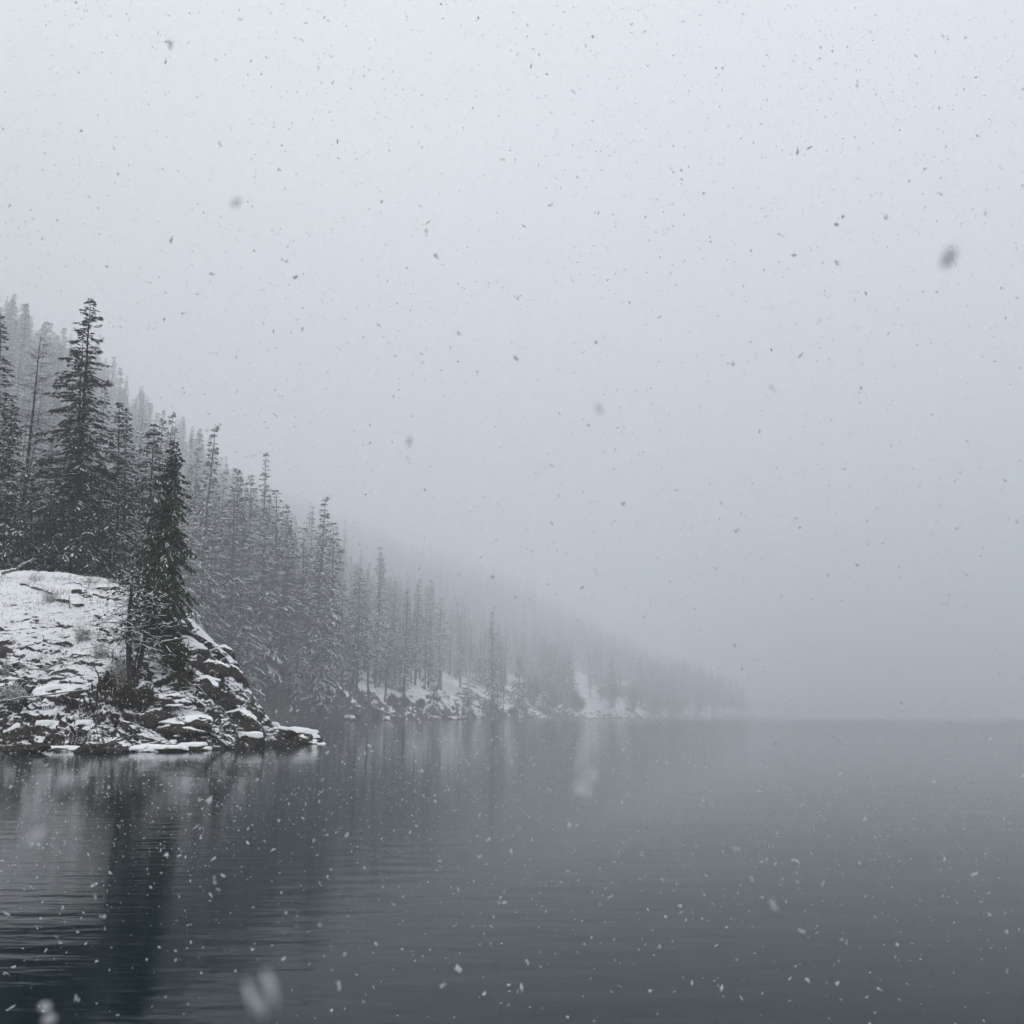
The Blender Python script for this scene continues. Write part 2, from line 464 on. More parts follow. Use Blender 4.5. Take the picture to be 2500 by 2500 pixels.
def build_headland():
    X = np.concatenate([np.arange(-78, -45, 0.5), np.arange(-45, XMAX, 0.062)])
    tf = np.linspace(-0.14, 1.0, 560)
    tb = np.concatenate([np.linspace(0.02, 4, 60), np.linspace(4.4, 70, 60)])
    y0 = np.interp(X, _sx, _sy) + 0.9 * vnoise(X / 3.1, X * 0, X * 0, 51) + 0.35 * vnoise(X / 0.9, X * 0, X * 0, 52)
    yc = np.interp(X, _cx, _yc); cz = np.maximum(np.interp(X, _cx, _cz), 0.02)
    yc = np.maximum(yc, y0 + 1.0)
    Yf = y0[:, None] + (yc - y0)[:, None] * tf[None, :]
    tt = tf[None, :] * np.ones((len(X), 1))
    Zf = cz[:, None] * np.where(tt > 0, 1 - np.abs(1 - np.clip(tt, 0, 1)) ** 1.55, tt * 3.0)
    right = sstep(-32, -24, X)
    Yb = yc[:, None] + tb[None, :]
    fall = 0.02 + 1.25 * right
    Zb = cz[:, None] - fall[:, None] * (tb[None, :] ** 1.25)
    edge = np.interp(Yb, [81, 84, 87, 91, 96, 108, 125, 150, 170], [-16, -19, -22, -26, -31, -38, -47, -58, -64])
    Zb = Zb - 0.9 * np.maximum(X[:, None] - edge, 0)
    Y = np.concatenate([Yf, Yb], 1); Z = np.concatenate([Zf, Zb], 1)
    XX = X[:, None] * np.ones_like(Y)
    T = np.concatenate([tt, 1 + tb[None, :] / 20 * np.ones((len(X), 1))], 1)
    base = Z.copy()
    low = 1 - sstep(0.20, 0.46, T + 0.13 * fbm(XX / 5, Y / 5, XX * 0, 2, 61))     # ledgy lower face
    rgt = sstep(-30.5, -27, XX)
    led = np.clip(low + 0.75 * rgt * (1 - sstep(0.85, 1.0, T)), 0, 1)
    led = np.clip(led + 0.22, 0, 1) * (1 - sstep(0.93, 1.05, T) * 0.85 * (1 - rgt))
    # big lumps
    Z = Z + (0.55 * fbm(XX / 6.5, Y / 5.0, Z / 4, 3, 63)) * sstep(0.0, 0.12, T) * (1 - sstep(0.80, 1.0, T) * (0.8 - 0.4 * rgt))
    # ledges, three bed thicknesses, slightly dipping and warped
    def ledge(Z, hgt, riser, amt, warp, seed, dip):
        q = Z + dip * XX + 0.034 * np.maximum(XX + 33.5, 0) ** 2 + warp * (fbm(XX / 5.0, Y / 3.0, Z * 0, 4, seed) + 0.35 * vnoise(XX / 1.6, Y / 1.6, Z * 0, seed + 1))
        k = np.floor(q / hgt); fr = q / hgt - k
        jit = _h(k.astype(np.int64), k.astype(np.int64) * 0, k.astype(np.int64) * 0, seed)
        r = riser * (0.6 + 0.8 * jit)
        f2 = 0.16 * fr + 0.84 * np.clip((fr - (1 - r)) / r, 0, 1)
        part = sstep(-0.22, 0.18, fbm(XX / (2.6 * hgt ** 0.5) + 9.1 * k, Y / 4, Z * 0, 3, seed + 3) + 0.02)
        return Z + amt * part * (f2 - fr) * hgt
    Z = ledge(Z, 1.9, 0.26, led * 0.95, 1.5, 71, 0.05)
    Z = ledge(Z, 0.72, 0.30, np.clip(led * 1.0, 0, 1), 0.9, 75, 0.09 - 0.16 * rgt)
    Z = ledge(Z, 0.27, 0.34, np.clip(led + 0.15, 0, 1) * (0.9 - 0.5 * rgt), 0.5, 79, 0.07 - 0.2 * rgt)
    # blocks between joints
    f1, f2, cid = cells(XX / 1.9 + 0.25 * vnoise(XX, Y, Z, 81), Z / 0.8 + 0.5 * vnoise(XX / 1.5, Y / 1.5, Z, 82), 83)
    crack = 1 - sstep(0.0, 0.16, f2 - f1)
    Yo = -(cid - 0.5) * 0.50 * led + crack * 0.22 * led
    g1, g2, gid = cells(XX / 0.7 + 0.3 * vnoise(XX * 2, Y * 2, Z * 2, 85), Z / 0.33 + 0.5 * vnoise(XX, Y, Z * 2, 86), 87)
    Yo = Yo - (gid - 0.5) * 0.15 * led + (1 - sstep(0, 0.2, g2 - g1)) * 0.07 * led
    front = sstep(-0.05, 0.03, T) * (1 - sstep(0.88, 1.0, T) * (1 - 0.85 * rgt * (1 - sstep(1.05, 1.3, T))))
    Y = Y + Yo * front + 0.22 * led * front * fbm(XX / 0.8, Z / 0.5, Y / 0.8, 3, 89)
    Z = Z + front * (0.05 + 0.05 * led) * fbm(XX / 0.55, Y / 0.55, Z / 0.4, 3, 91)
    # hummocks of grass and stones under the upper snowfield
    up = (1 - led) * (1 - sstep(1.0, 1.3, T) * 0.5)
    Z = Z + up * (0.10 * np.abs(vnoise(XX / 0.6, Y / 0.9, XX * 0, 93)) + 0.05 * vnoise(XX / 0.25, Y / 0.4, XX * 0, 94))
    rear = sstep(1.0, 1.05, T) * sstep(-40, -30, XX) * sstep(-3.0, -1.0, Z)
    Z = Z + rear * (1.5 * fbm(XX / 2.2, Y / 2.2, Z / 2.0, 4, 98) - 0.9)
    XX = XX + rear * 0.8 * fbm(Y / 1.3, Z / 1.1, XX / 3, 3, 99)
    V = np.stack([XX, Y, Z], -1)
    nx, ny = XX.shape
    du = np.gradient(V, axis=0); dv = np.gradient(V, axis=1)
    N = np.cross(du, dv); N /= np.linalg.norm(N, axis=2, keepdims=True) + 1e-9
    nz = np.abs(N[..., 2])
    snow = 0.56 + 0.95 * (nz - 0.62) + 0.14 * fbm(XX / 2.5, Y / 2.5, Z, 3, 95) + 0.13 * sstep(0.28, 0.6, T) * (1 - rgt) - 0.05 * rgt
    snow = snow - 0.9 * (1 - sstep(0.05, 0.45 + 0.25 * vnoise(XX / 1.7, XX * 0, XX * 0, 96), Z))
    snow = snow - 0.10 * (1 - sstep(1.2, 3.4, Z + 0.8 * fbm(XX / 3, Y / 3, Z, 2, 97)))
    snow = np.where(Z < 0.04, 0, snow)
    idx = np.arange(nx * ny).reshape(nx, ny)
    Q = np.stack([idx[:-1, :-1], idx[1:, :-1], idx[1:, 1:], idx[:-1, 1:]], -1).reshape(-1, 4)
    zq = Z.ravel()[Q].max(1)
    Q = Q[zq > -1.6]
    V = V * NEAR
    me = mesh_from("rocky_headland", V, Q, smooth=False)
    a = me.attributes.new("snow", 'FLOAT', 'POINT'); a.data.foreach_set("value", snow.ravel().astype(np.float32))
    me.materials.append(M_rock)
    o = link("rocky_headland", me); o["kind"] = "structure"
    pxx, pyy = project(V[..., 0], V[..., 1], V[..., 2])
    HEAD.update(V=V.reshape(-1, 3), px=pxx.ravel(), py=pyy.ravel())
build_headland()
def on_head(px, py, r=5.0):
    """The nearest point of the headland seen at that pixel of the photograph."""
    d = (HEAD["px"] - px) ** 2 + (HEAD["py"] - py) ** 2
    k = np.where(d < r * r)[0]
    if len(k) == 0:
        k = np.array([np.argmin(d)])
    j = k[np.argmin(HEAD["V"][k, 1])]
    return Vector(HEAD["V"][j])

# ---------------------------------------------------------------- conifers
def kites(P, D, Lk, W, roll, sag):
    """Flat needle sprays: P base, D unit direction, length, half width."""
    up = np.array([0, 0, 1.0])
    side = np.cross(D, up); side /= np.linalg.norm(side, axis=1, keepdims=True) + 1e-6
    nrm = np.cross(side, D)
    side = side * np.cos(roll)[:, None] + nrm * np.sin(roll)[:, None]
    mid = P + D * (Lk * 0.5)[:, None]
    tip = P + D * Lk[:, None] - up * (sag * Lk)[:, None]
    V = np.stack([P, mid + side * W[:, None], tip, mid - side * W[:, None]], 1)
    return V

def conifer(seed, H, R, base=0.12, nb=220, spr=6.0, kl=0.45, kw=0.09, droop=0.35, top_up=0.5, snow=0.4, lean=(0, 0), bend=0.0,
            r0=None, subs=2, ragged=0.35, prof=0.85, hang=0.25, sparse_low=0.0, needles=True, gaps=0.0, trunk_snow=0.0, snow_h=0.07, asym=None, wild=0.08, strip=1.0):
    rng = np.random.default_rng(seed)
    r0 = r0 or (0.010 * H + 0.04)
    def trunk(h):
        f = h / H
        x = lean[0] * f + bend * np.sin(f * math.pi) + 0.0
        y = lean[1] * f + 0 * f
        return np.stack([x, y, h], -1)
    gt, gf, gs = Geo(), Geo(), Geo()
    hs = np.linspace(-0.8, H, 14)
    TP = trunk(hs) + np.r_[np.zeros((1, 3)), rng.normal(0, 0.006 * H / 10, (13, 3)) * np.array([1, 1, 0])]
    rr = r0 * np.clip(1 - hs / H, 0, 1) ** 0.85 + 0.012
    v, q = tubes(TP[None], rr[None], 7); gt.add(v, q)
    # branches
    f = np.sort(rng.random(nb) ** 1.05)
    whorl = np.round(f * nb / 5) / (nb / 5)
    f = np.clip(0.55 * f + 0.45 * whorl + rng.normal(0, 0.004, nb), 0, 0.985)
    hb = (base + (1 - base) * f) * H
    pr = (1 - f) ** prof * np.minimum(1, 0.62 + f * 2.2)
    Lb = R * pr * (1 - ragged + ragged * 1.6 * rng.random(nb)) + 0.02 * R
    az = np.arange(nb) * 2.39996 + rng.normal(0, 0.5, nb)
    if asym is not None:
        Lb *= 1 + asym[1] * np.cos(az - asym[0])
    if gaps > 0:
        g = vnoise(f * 9 + seed, az / 1.3, f * 0, seed) < -0.75 + gaps * 1.4
        Lb = np.where(g, Lb * 0.45, Lb)
    if sparse_low > 0:
        keep = rng.random(nb) > sparse_low * (1 - f)
    else:
        keep = np.ones(nb, bool)
    hb, f, Lb, az = hb[keep], f[keep], Lb[keep], az[keep]; nb = len(hb)
    out = np.stack([np.cos(az), np.sin(az), 0 * az], -1)
    a = top_up * f ** 1.5 - droop * 0.35 * (1 - f) + rng.normal(0, wild, nb)
    b = droop * (1.05 - 0.6 * f)
    B0 = trunk(hb)
    def bp(u, i):
        return B0[i] + out[i] * (Lb[i] * u)[:, None] + np.array([0, 0, 1.0]) * (Lb[i] * (a[i] * u - b[i] * u * u + 0.22 * b[i] * u ** 4))[:, None]
    us = np.array([0, 0.35, 0.7, 1.0])
    PP = np.stack([bp(np.full(nb, u), np.arange(nb)) for u in us], 1)
    PP[:, 1:3] += rng.normal(0, 0.03, (nb, 2, 3)) * Lb[:, None, None]
    br = (0.006 + 0.010 * Lb)[:, None] * np.array([1, 0.75, 0.5, 0.2])[None]
    v, q = tubes(PP, br, 3); gt.add(v, q)
    if trunk_snow > 0:
        pass
    if not needles:
        # bare twigs instead of needles
        m = np.maximum(2, (Lb * spr).astype(int)); i = np.repeat(np.arange(nb), m); n = len(i)
        u = 0.2 + 0.8 * rng.random(n); sd = rng.choice([-1, 1], n)
        lat = np.cross(out[i], [0, 0, 1.0])
        D = out[i] * 0.5 + lat * sd[:, None] * (0.5 + 0.5 * rng.random(n))[:, None] + np.array([0, 0, 1.0]) * rng.normal(0.1, 0.35, n)[:, None]
        D /= np.linalg.norm(D, axis=1, keepdims=True)
        P0 = bp(u, i); ln = kl * (0.5 + rng.random(n)) * np.minimum(1, Lb[i] + 0.3)
        mid = P0 + D * (ln * 0.5)[:, None] + rng.normal(0, 0.05, (n, 3)) * ln[:, None]
        v, q = tubes(np.stack([P0, mid, P0 + D * ln[:, None]], 1), np.stack([np.full(n, kw), np.full(n, kw * 0.7), np.full(n, kw * 0.3)], 1), 3)
        gt.add(v, q)
        if snow > 0:
            k = rng.random(n) < snow
            Pm = np.stack([P0, mid, P0 + D * ln[:, None]], 1)[k] + np.array([0, 0, kw * 1.2])
            v, q = tubes(Pm, np.full((k.sum(), 3), kw * 1.1), 3); gs.add(v, q)
    else:
        m = np.maximum(3, (Lb * spr + 2).astype(int)); i = np.repeat(np.arange(nb), m); n = len(i)
        u = 0.10 + 0.92 * rng.random(n) ** 0.75; sd = rng.choice([-1, 1], n)
        lat = np.cross(out[i], [0, 0, 1.0])
        sp = (0.25 + 0.65 * rng.random(n))
        D = out[i] * (1.05 - sp)[:, None] + lat * (sd * sp)[:, None] + np.array([0, 0, 1.0]) * (a[i] - 2 * b[i] * u * 0.6 - hang * rng.random(n) + 0.08)[:, None]
        D /= np.linalg.norm(D, axis=1, keepdims=True)
        P0 = bp(np.minimum(u, 1), i)
        ln = kl * (0.55 + 0.75 * rng.random(n)) * np.clip(0.45 + 0.35 * Lb[i] * (1.1 - 0.6 * u), 0.35, 1.5)
        allV = [kites(P0, D, ln, kw * (0.7 + 0.6 * rng.random(n)), rng.normal(0, 0.45, n), 0.10 + 0.15 * rng.random(n))]
        src = [(P0, D, ln)]
        for k in range(subs):
            ang = (0.65 if k % 2 == 0 else -0.65) + rng.normal(0, 0.15, n)
            c, s_ = np.cos(ang), np.sin(ang)
            D2 = np.stack([D[:, 0] * c - D[:, 1] * s_, D[:, 0] * s_ + D[:, 1] * c, D[:, 2] - hang * 0.4 * rng.random(n)], -1)
            D2 /= np.linalg.norm(D2, axis=1, keepdims=True)
            P2 = P0 + D * (ln * (0.2 + 0.35 * rng.random(n)))[:, None]
            l2 = ln * (0.5 + 0.3 * rng.random(n))
            allV.append(kites(P2, D2, l2, kw * (0.6 + 0.5 * rng.random(n)), rng.normal(0, 0.5, n), 0.12 + 0.15 * rng.random(n)))
            src.append((P2, D2, l2))
        KV = np.concatenate(allV)
        gf.add(KV, np.arange(len(KV) * 4).reshape(-1, 4))
        if snow > 0:
            P3 = np.concatenate([s[0] for s in src]); D3 = np.concatenate([s[1] for s in src]); L3 = np.concatenate([s[2] for s in src])
            fi = np.tile(f[i], len(src)); ui = np.tile(u, len(src))
            pn = vnoise(P3[:, 0] / 0.9, P3[:, 1] / 0.9, P3[:, 2] / 0.7, seed + 5)
            ks = rng.random(nb) < min(1.0, snow * 1.35 * strip)
            off = PP[ks] + np.array([0, 0, 1.0]) * (br[ks] * 0.6 + snow_h * 0.25)[..., None]
            sr = strip * snow_h * np.array([0.35, 0.75, 0.8, 0.35])[None] * (0.5 + 0.7 * rng.random(ks.sum()))[:, None]
            v, q = tubes(off, sr, 3); gs.add(v, q)
            k = rng.random(len(P3)) < 0.48 * snow * (0.55 + 0.9 * np.clip(pn + 0.35, 0, 1)) * (0.4 + 0.6 * ui)
            P3, D3, L3 = P3[k], D3[k], L3[k]; nn = len(P3)
            S = kites(P3 + np.array([0, 0, 0.015]), D3, L3 * 1.1, kw * (0.6 + 0.6 * rng.random(nn)), rng.normal(0, 0.15, nn), np.full(nn, 0.08))
            apex = (S[:, 0] + S[:, 2]) * 0.5 + np.array([0, 0, 1.0]) * (snow_h * (0.6 + 0.8 * rng.random(nn)))[:, None]
            SV = np.concatenate([S, apex[:, None]], 1)
            b0 = np.arange(nn)[:, None] * 5
            tr = np.concatenate([b0 + np.array([[0, 1, 4]]), b0 + np.array([[1, 2, 4]]), b0 + np.array([[2, 3, 4]]), b0 + np.array([[3, 0, 4]])])
            gs.add(SV, t=tr)
    return gt, gf, gs

def tree_parts(geos, root, bark, needle, snowm=None):
    gt, gf, gs = geos
    link("trunk", gt.mesh("trunk", bark), root)
    if gf.n: link("crown", gf.mesh("crown", needle), root)["kind"] = "stuff"
    if gs.n: link("snow_load", gs.mesh("snow_load", snowm or M_snow), root)["kind"] = "stuff"

def tree_root(name, loc, label, cat="tree", group=None):
    e = bpy.data.objects.new(name, None)
    e.empty_display_size = 0.5
    COL.objects.link(e)
    e.location = loc
    tag(e, label, cat, group)
    return e

def hero(name, seed, foot, tip, Y, label, bark=None, needle=None, cat="tree", group=None, **kw):
    A, B = at(foot[0], foot[1], Y * NEAR), at(tip[0], tip[1], Y * NEAR)
    H = (B.z - A.z) / NEAR
    kw.setdefault('strip', 0.5)
    geos = conifer(seed, H, lean=((B.x - A.x) / NEAR, 0.0), **kw)
    r = tree_root(name, A, label, cat, group)
    r.scale = (NEAR, NEAR, NEAR)
    tree_parts(geos, r, bark or M_bark, needle or M_needle)
    return r

# the trees standing behind the crest of the headland
hero("fir_tree", 101, (186, 1412), (222, 726), 97.0, "tallest dark fir behind the headland crest, ragged open top with level branches",
     R=4.3, base=0.05, nb=300, spr=7.5, kl=0.62, kw=0.075, droop=0.30, top_up=0.25, snow=0.22, ragged=0.62, prof=0.62, gaps=0.30, r0=0.34, bend=-0.15)
hero("fir_tree", 102, (172, 1412), (204, 800), 98.5, "thinner second stem close behind the tallest fir on the crest",
     R=3.4, base=0.12, nb=190, spr=6.0, kl=0.6, kw=0.075, droop=0.28, top_up=0.25, snow=0.14, ragged=0.6, prof=0.6, gaps=0.4, r0=0.22, asym=(math.pi, 0.35))
hero("fir_tree", 103, (-22, 1410), (3, 764), 101.0, "tall fir cut by the left picture edge behind the headland",
     R=3.0, base=0.08, nb=230, spr=6.5, kl=0.6, kw=0.08, droop=0.35, top_up=0.35, snow=0.30, ragged=0.5, prof=0.75, r0=0.27)
hero("larch_tree", 104, (38, 1412), (100, 812), 106.0, "bare-topped leaning larch with thin open branches left of the tallest fir", bark=M_bark,
     R=3.8, base=0.35, nb=120, spr=6.0, kl=0.6, kw=0.016, droop=0.10, top_up=0.45, snow=0.25, ragged=0.5, prof=0.55, needles=False, r0=0.24, cat="tree")
hero("fir_tree", 105, (10, 1412), (30, 962), 96.0, "short snow-flecked fir with dark leader at the left edge, below the leaning larch",
     R=3.3, base=0.06, nb=200, spr=6.0, kl=0.6, kw=0.08, droop=0.42, top_up=0.3, snow=0.42, ragged=0.5, prof=0.75, r0=0.2)
hero("fir_tree", 106, (284, 1425), (292, 980), 106.0, "frosted slim fir just right of the tallest fir, its leader pointed",
     R=2.5, base=0.04, nb=230, spr=7.0, kl=0.55, kw=0.075, droop=0.45, top_up=0.4, snow=0.5, ragged=0.35, prof=0.62, r0=0.18)
hero("fir_tree", 107, (300, 1425), (309, 996), 109.0, "twin of the frosted slim fir, half a step behind it on the right",
     R=2.3, base=0.04, nb=210, spr=6.5, kl=0.55, kw=0.075, droop=0.45, top_up=0.4, snow=0.5, ragged=0.35, prof=0.65, r0=0.17)
hero("fir_tree", 108, (352, 1450), (378, 1032), 112.0, "grey fir with a nodding crooked tip behind the dark green fir",
     R=3.0, base=0.05, nb=210, spr=6.0, kl=0.65, kw=0.09, droop=0.5, top_up=0.15, snow=0.38, ragged=0.45, prof=0.6, r0=0.2)
hero("fir_tree", 109, (118, 1412), (128, 1075), 104.0, "snowy understorey fir tucked under the left side of the tallest fir",
     R=2.9, base=0.04, nb=180, spr=6.0, kl=0.55, kw=0.08, droop=0.4, top_up=0.3, snow=0.4, ragged=0.45, prof=0.7, r0=0.16)
hero("fir_tree", 110, (236, 1420), (248, 1130), 101.0, "dark low fir filling the gap right of the tallest trunk",
     R=2.7, base=0.03, nb=180, spr=6.5, kl=0.55, kw=0.08, droop=0.4, top_up=0.3, snow=0.2, ragged=0.45, prof=0.6, r0=0.15)
hero("larch_tree", 111, (22, 1412), (84, 1090), 99.0, "thin bare leaning tree in front of the larch, above the fallen bough", bark=M_bark,
     R=2.6, base=0.25, nb=80, spr=6.0, kl=0.5, kw=0.014, droop=0.1, top_up=0.5, snow=0.4, ragged=0.6, prof=0.5, needles=False, r0=0.13)
hero("fir_tree", 112, (72, 1414), (80, 1180), 99.5, "small feathery fir on the crest behind the fallen bough",
     R=2.4, base=0.02, nb=150, spr=6.0, kl=0.5, kw=0.075, droop=0.3, top_up=0.3, snow=0.35, ragged=0.5, prof=0.6, r0=0.1)
# the dark fir on the brow of the rock
hero("fir_tree", 120, (393, 1500), (427, 1070), 80.0, "dark green fir on the brow of the rocky headland, the nearest tall tree", needle=M_needle_dark,
     R=2.55, base=0.0, nb=330, spr=13.0, kl=0.46, kw=0.075, droop=0.75, top_up=0.25, snow=0.10, ragged=0.55, prof=0.55, hang=0.7, gaps=0.3, r0=0.19, snow_h=0.05)

# ---------------------------------------------------------------- forest on the hillside
def lod(seed, H, R, **kw):
    return conifer(seed, H, R, **kw)
VAR = []   # (kind, mesh list [(part name, mesh)], nominal height, radius)
def variant(kind, seed, H, R, needle=M_needle_far, bark=M_bark, **kw):
    gt, gf, gs = conifer(seed, H, R, **kw)
    ms = [("trunk", gt.mesh("trunk", bark))]
    if gf.n: ms.append(("crown", gf.mesh("crown", needle)))
    if gs.n: ms.append(("snow_load", gs.mesh("snow_load", M_snow)))
    VAR.append((kind, ms, H, R))
common = dict(subs=1, kl=0.85, kw=0.16, snow_h=0.12)
for k in range(3):
    variant("full", 200 + k, 26, 3.6, base=0.08, nb=150, spr=3.2, droop=0.5, top_up=0.3, snow=0.68, ragged=0.4, prof=0.75, **common)
for k in range(3):
    variant("slim", 210 + k, 29, 2.3, base=0.16, nb=150, spr=3.4, droop=0.45, top_up=0.3, snow=0.64, ragged=0.5, prof=0.8, **common)
for k in range(2):
    variant("open", 220 + k, 28, 2.6, base=0.42, nb=90, spr=3.0, droop=0.3, top_up=0.3, snow=0.45, ragged=0.6, prof=0.7, gaps=0.3, **common)
for k in range(2):
    variant("bare", 230 + k, 27, 1.9, base=0.38, nb=60, spr=2.5, kl=0.8, kw=0.02, droop=0.2, top_up=0.2, snow=0.3, ragged=0.7, prof=0.5, needles=False, r0=0.22)
for k in range(2):
    variant("young", 240 + k, 12, 2.4, base=0.03, nb=90, spr=3.6, droop=0.5, top_up=0.3, snow=0.5, ragged=0.35, prof=0.8, **common)
M_rime_haze = simple_mat("rime_frosted_needles", (0.32, 0.33, 0.335), (0.58, 0.59, 0.595), 0.5, 0.9)  # rime white, with the fade into fog painted into the needle colour
M_rime_haze_bark = simple_mat("frosted_bark", (0.08, 0.08, 0.08), (0.16, 0.155, 0.15), 3.0, 0.95)  # bark paled to match, rime and fog fade in one colour
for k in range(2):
    variant("frost", 250 + k, 27, 2.9, needle=M_rime_haze, bark=M_rime_haze_bark, base=0.12, nb=150, spr=3.2, droop=0.5, top_up=0.3, snow=0.7, ragged=0.45, prof=0.8, **common)
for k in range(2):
    variant("frostslim", 260 + k, 29, 2.2, needle=M_rime_haze, bark=M_rime_haze_bark, base=0.25, nb=130, spr=3.2, droop=0.45, top_up=0.3, snow=0.65, ragged=0.5, prof=0.75, **common)
KIDX = {k: [i for i, v in enumerate(VAR) if v[0] == k] for k in ("full", "slim", "open", "bare", "young", "frost", "frostslim")}
KNAME = {"full": "fir_tree", "slim": "fir_tree", "open": "pine_tree", "bare": "dead_tree", "young": "young_fir", "frost": "fir_tree", "frostslim": "fir_tree"}
KLAB = {"full": "broad snow-laden fir", "slim": "narrow spire-shaped snowy fir", "open": "long-trunked short-crowned conifer",
        "bare": "bare dead trunk", "young": "small cone-shaped snowy fir", "frost": "pale frost-whitened fir", "frostslim": "pale slim frost-whitened fir"}
KGRP = {"full": "broad firs", "slim": "narrow firs", "open": "long-trunked conifers", "bare": "bare dead trunks", "young": "small firs", "frost": "frosted firs", "frostslim": "slim frosted firs"}

def place_tree(vi, loc, scale, rot, label, group, tilt=(0, 0)):
    kind, ms, H, R = VAR[vi]
    r = tree_root(KNAME[kind], loc, label, "tree", group)
    r.rotation_euler = (tilt[0], tilt[1], rot)
    r.scale = (scale[0], scale[0], scale[1])
    for nm, me in ms:
        o = link(nm, me, r)
        if nm != "trunk": o["kind"] = "stuff"
    return r

rng = np.random.default_rng(7)
# --- chosen trees on the far shore: (base px, base py, top px, top py, depth, kind, label)
shore_trees = [
    (786, 1762, 803, 1425, 246, "full", "large dark fir at the water's edge at the inner end of the cove"),
    (1145, 1766, 1150, 1650, 300, "young", "bushy small fir on the water's edge below the pale snow patch"),
    (1062, 1758, 1068, 1635, 292, "young", "small fir among snowy rocks, third clump from the leaning log"),
    (1204, 1758, 1200, 1492, 305, "slim", "slender fir with a wide skirt standing alone on the snowy bank"),
    (1228, 1742, 1242, 1580, 312, "bare", "bare straight pole of a tree beside the slender skirted fir"),
    (1268, 1728, 1266, 1598, 318, "young", "narrow small fir right of the bare pole on the bank"),
    (563, 1640, 566, 1335, 168, "full", "snowy fir rising just over the headland's right shoulder"),
    (522, 1640, 522, 1305, 178, "slim", "pointed grey fir left of the snowy fir over the headland's shoulder"),
    (616, 1640, 656, 1290, 182, "bare", "dark leaning bare trunk behind the headland's shoulder"),
    (905, 1700, 918, 1470, 268, "open", "leaning long-trunked conifer above the slanting log"),
    (945, 1706, 958, 1500, 272, "open", "second long-trunked conifer, uphill of the slanting log"),
    (876, 1680, 886, 1440, 266, "open", "upright long-trunked conifer left of the slanting log"),
    (990, 1700, 996, 1440, 285, "slim", "narrow fir behind the first snow patch of the far bank"),
    (730, 1755, 742, 1470, 232, "slim", "dusky narrow fir beside the large dark shoreline fir"),
    (1378, 1700, 1381, 1595, 380, "young", "hazy small fir on the snow slope right of the bank"),
    (1330, 1740, 1335, 1640, 335, "young", "faint young fir by the water under the big snow slope"),
]
placed = []
for (bx, by, tx, ty, Yd, kind, lab) in shore_trees:
    A = far(bx, by)
    B = at(tx, ty, A.y)
    A.z -= 0.2
    vi = KIDX[kind][int(rng.integers(len(KIDX[kind])))]
    Hn = VAR[vi][2]; sc = (B.z - A.z) / Hn
    placed.append((A.x, A.y))
    # stand on the ground
    place_tree(vi, A, (max(0.8 * sc, min(sc * 1.1, 1.2)) if kind != "young" else sc * 1.1, sc), float(rng.random() * 6.28), lab, None, tilt=(0, math.atan2(B.x - A.x, B.z - A.z)))

# --- random forest
cand = []
N = 11000
s_ = 4 + 896 * rng.random(N) ** 1.25
t_ = rng.random(N) ** 1.1 * 400 + 1.5
x_, y_, z_ = hill_point(s_, t_)
open_bank = (t_ < 10 + 14 * vnoise(s_ / 16, s_ * 0, s_ * 0, 77)) & (s_ > 152)
keep = ~(open_bank & (rng.random(N) < 0.86))
keep &= ~((fbm(x_ / 26, y_ / 26, x_ * 0, 2, 131) < -0.30) & (rng.random(N) < 0.7))
keep &= ~(in_clearing(x_, y_, z_) & (rng.random(N) < 0.93))
keep &= ~((x_ > -27) & (y_ < 60))
x_, y_, z_, t_, s_ = x_[keep], y_[keep], z_[keep], t_[keep], s_[keep]
order = np.argsort(y_)
used = {}
trees = []
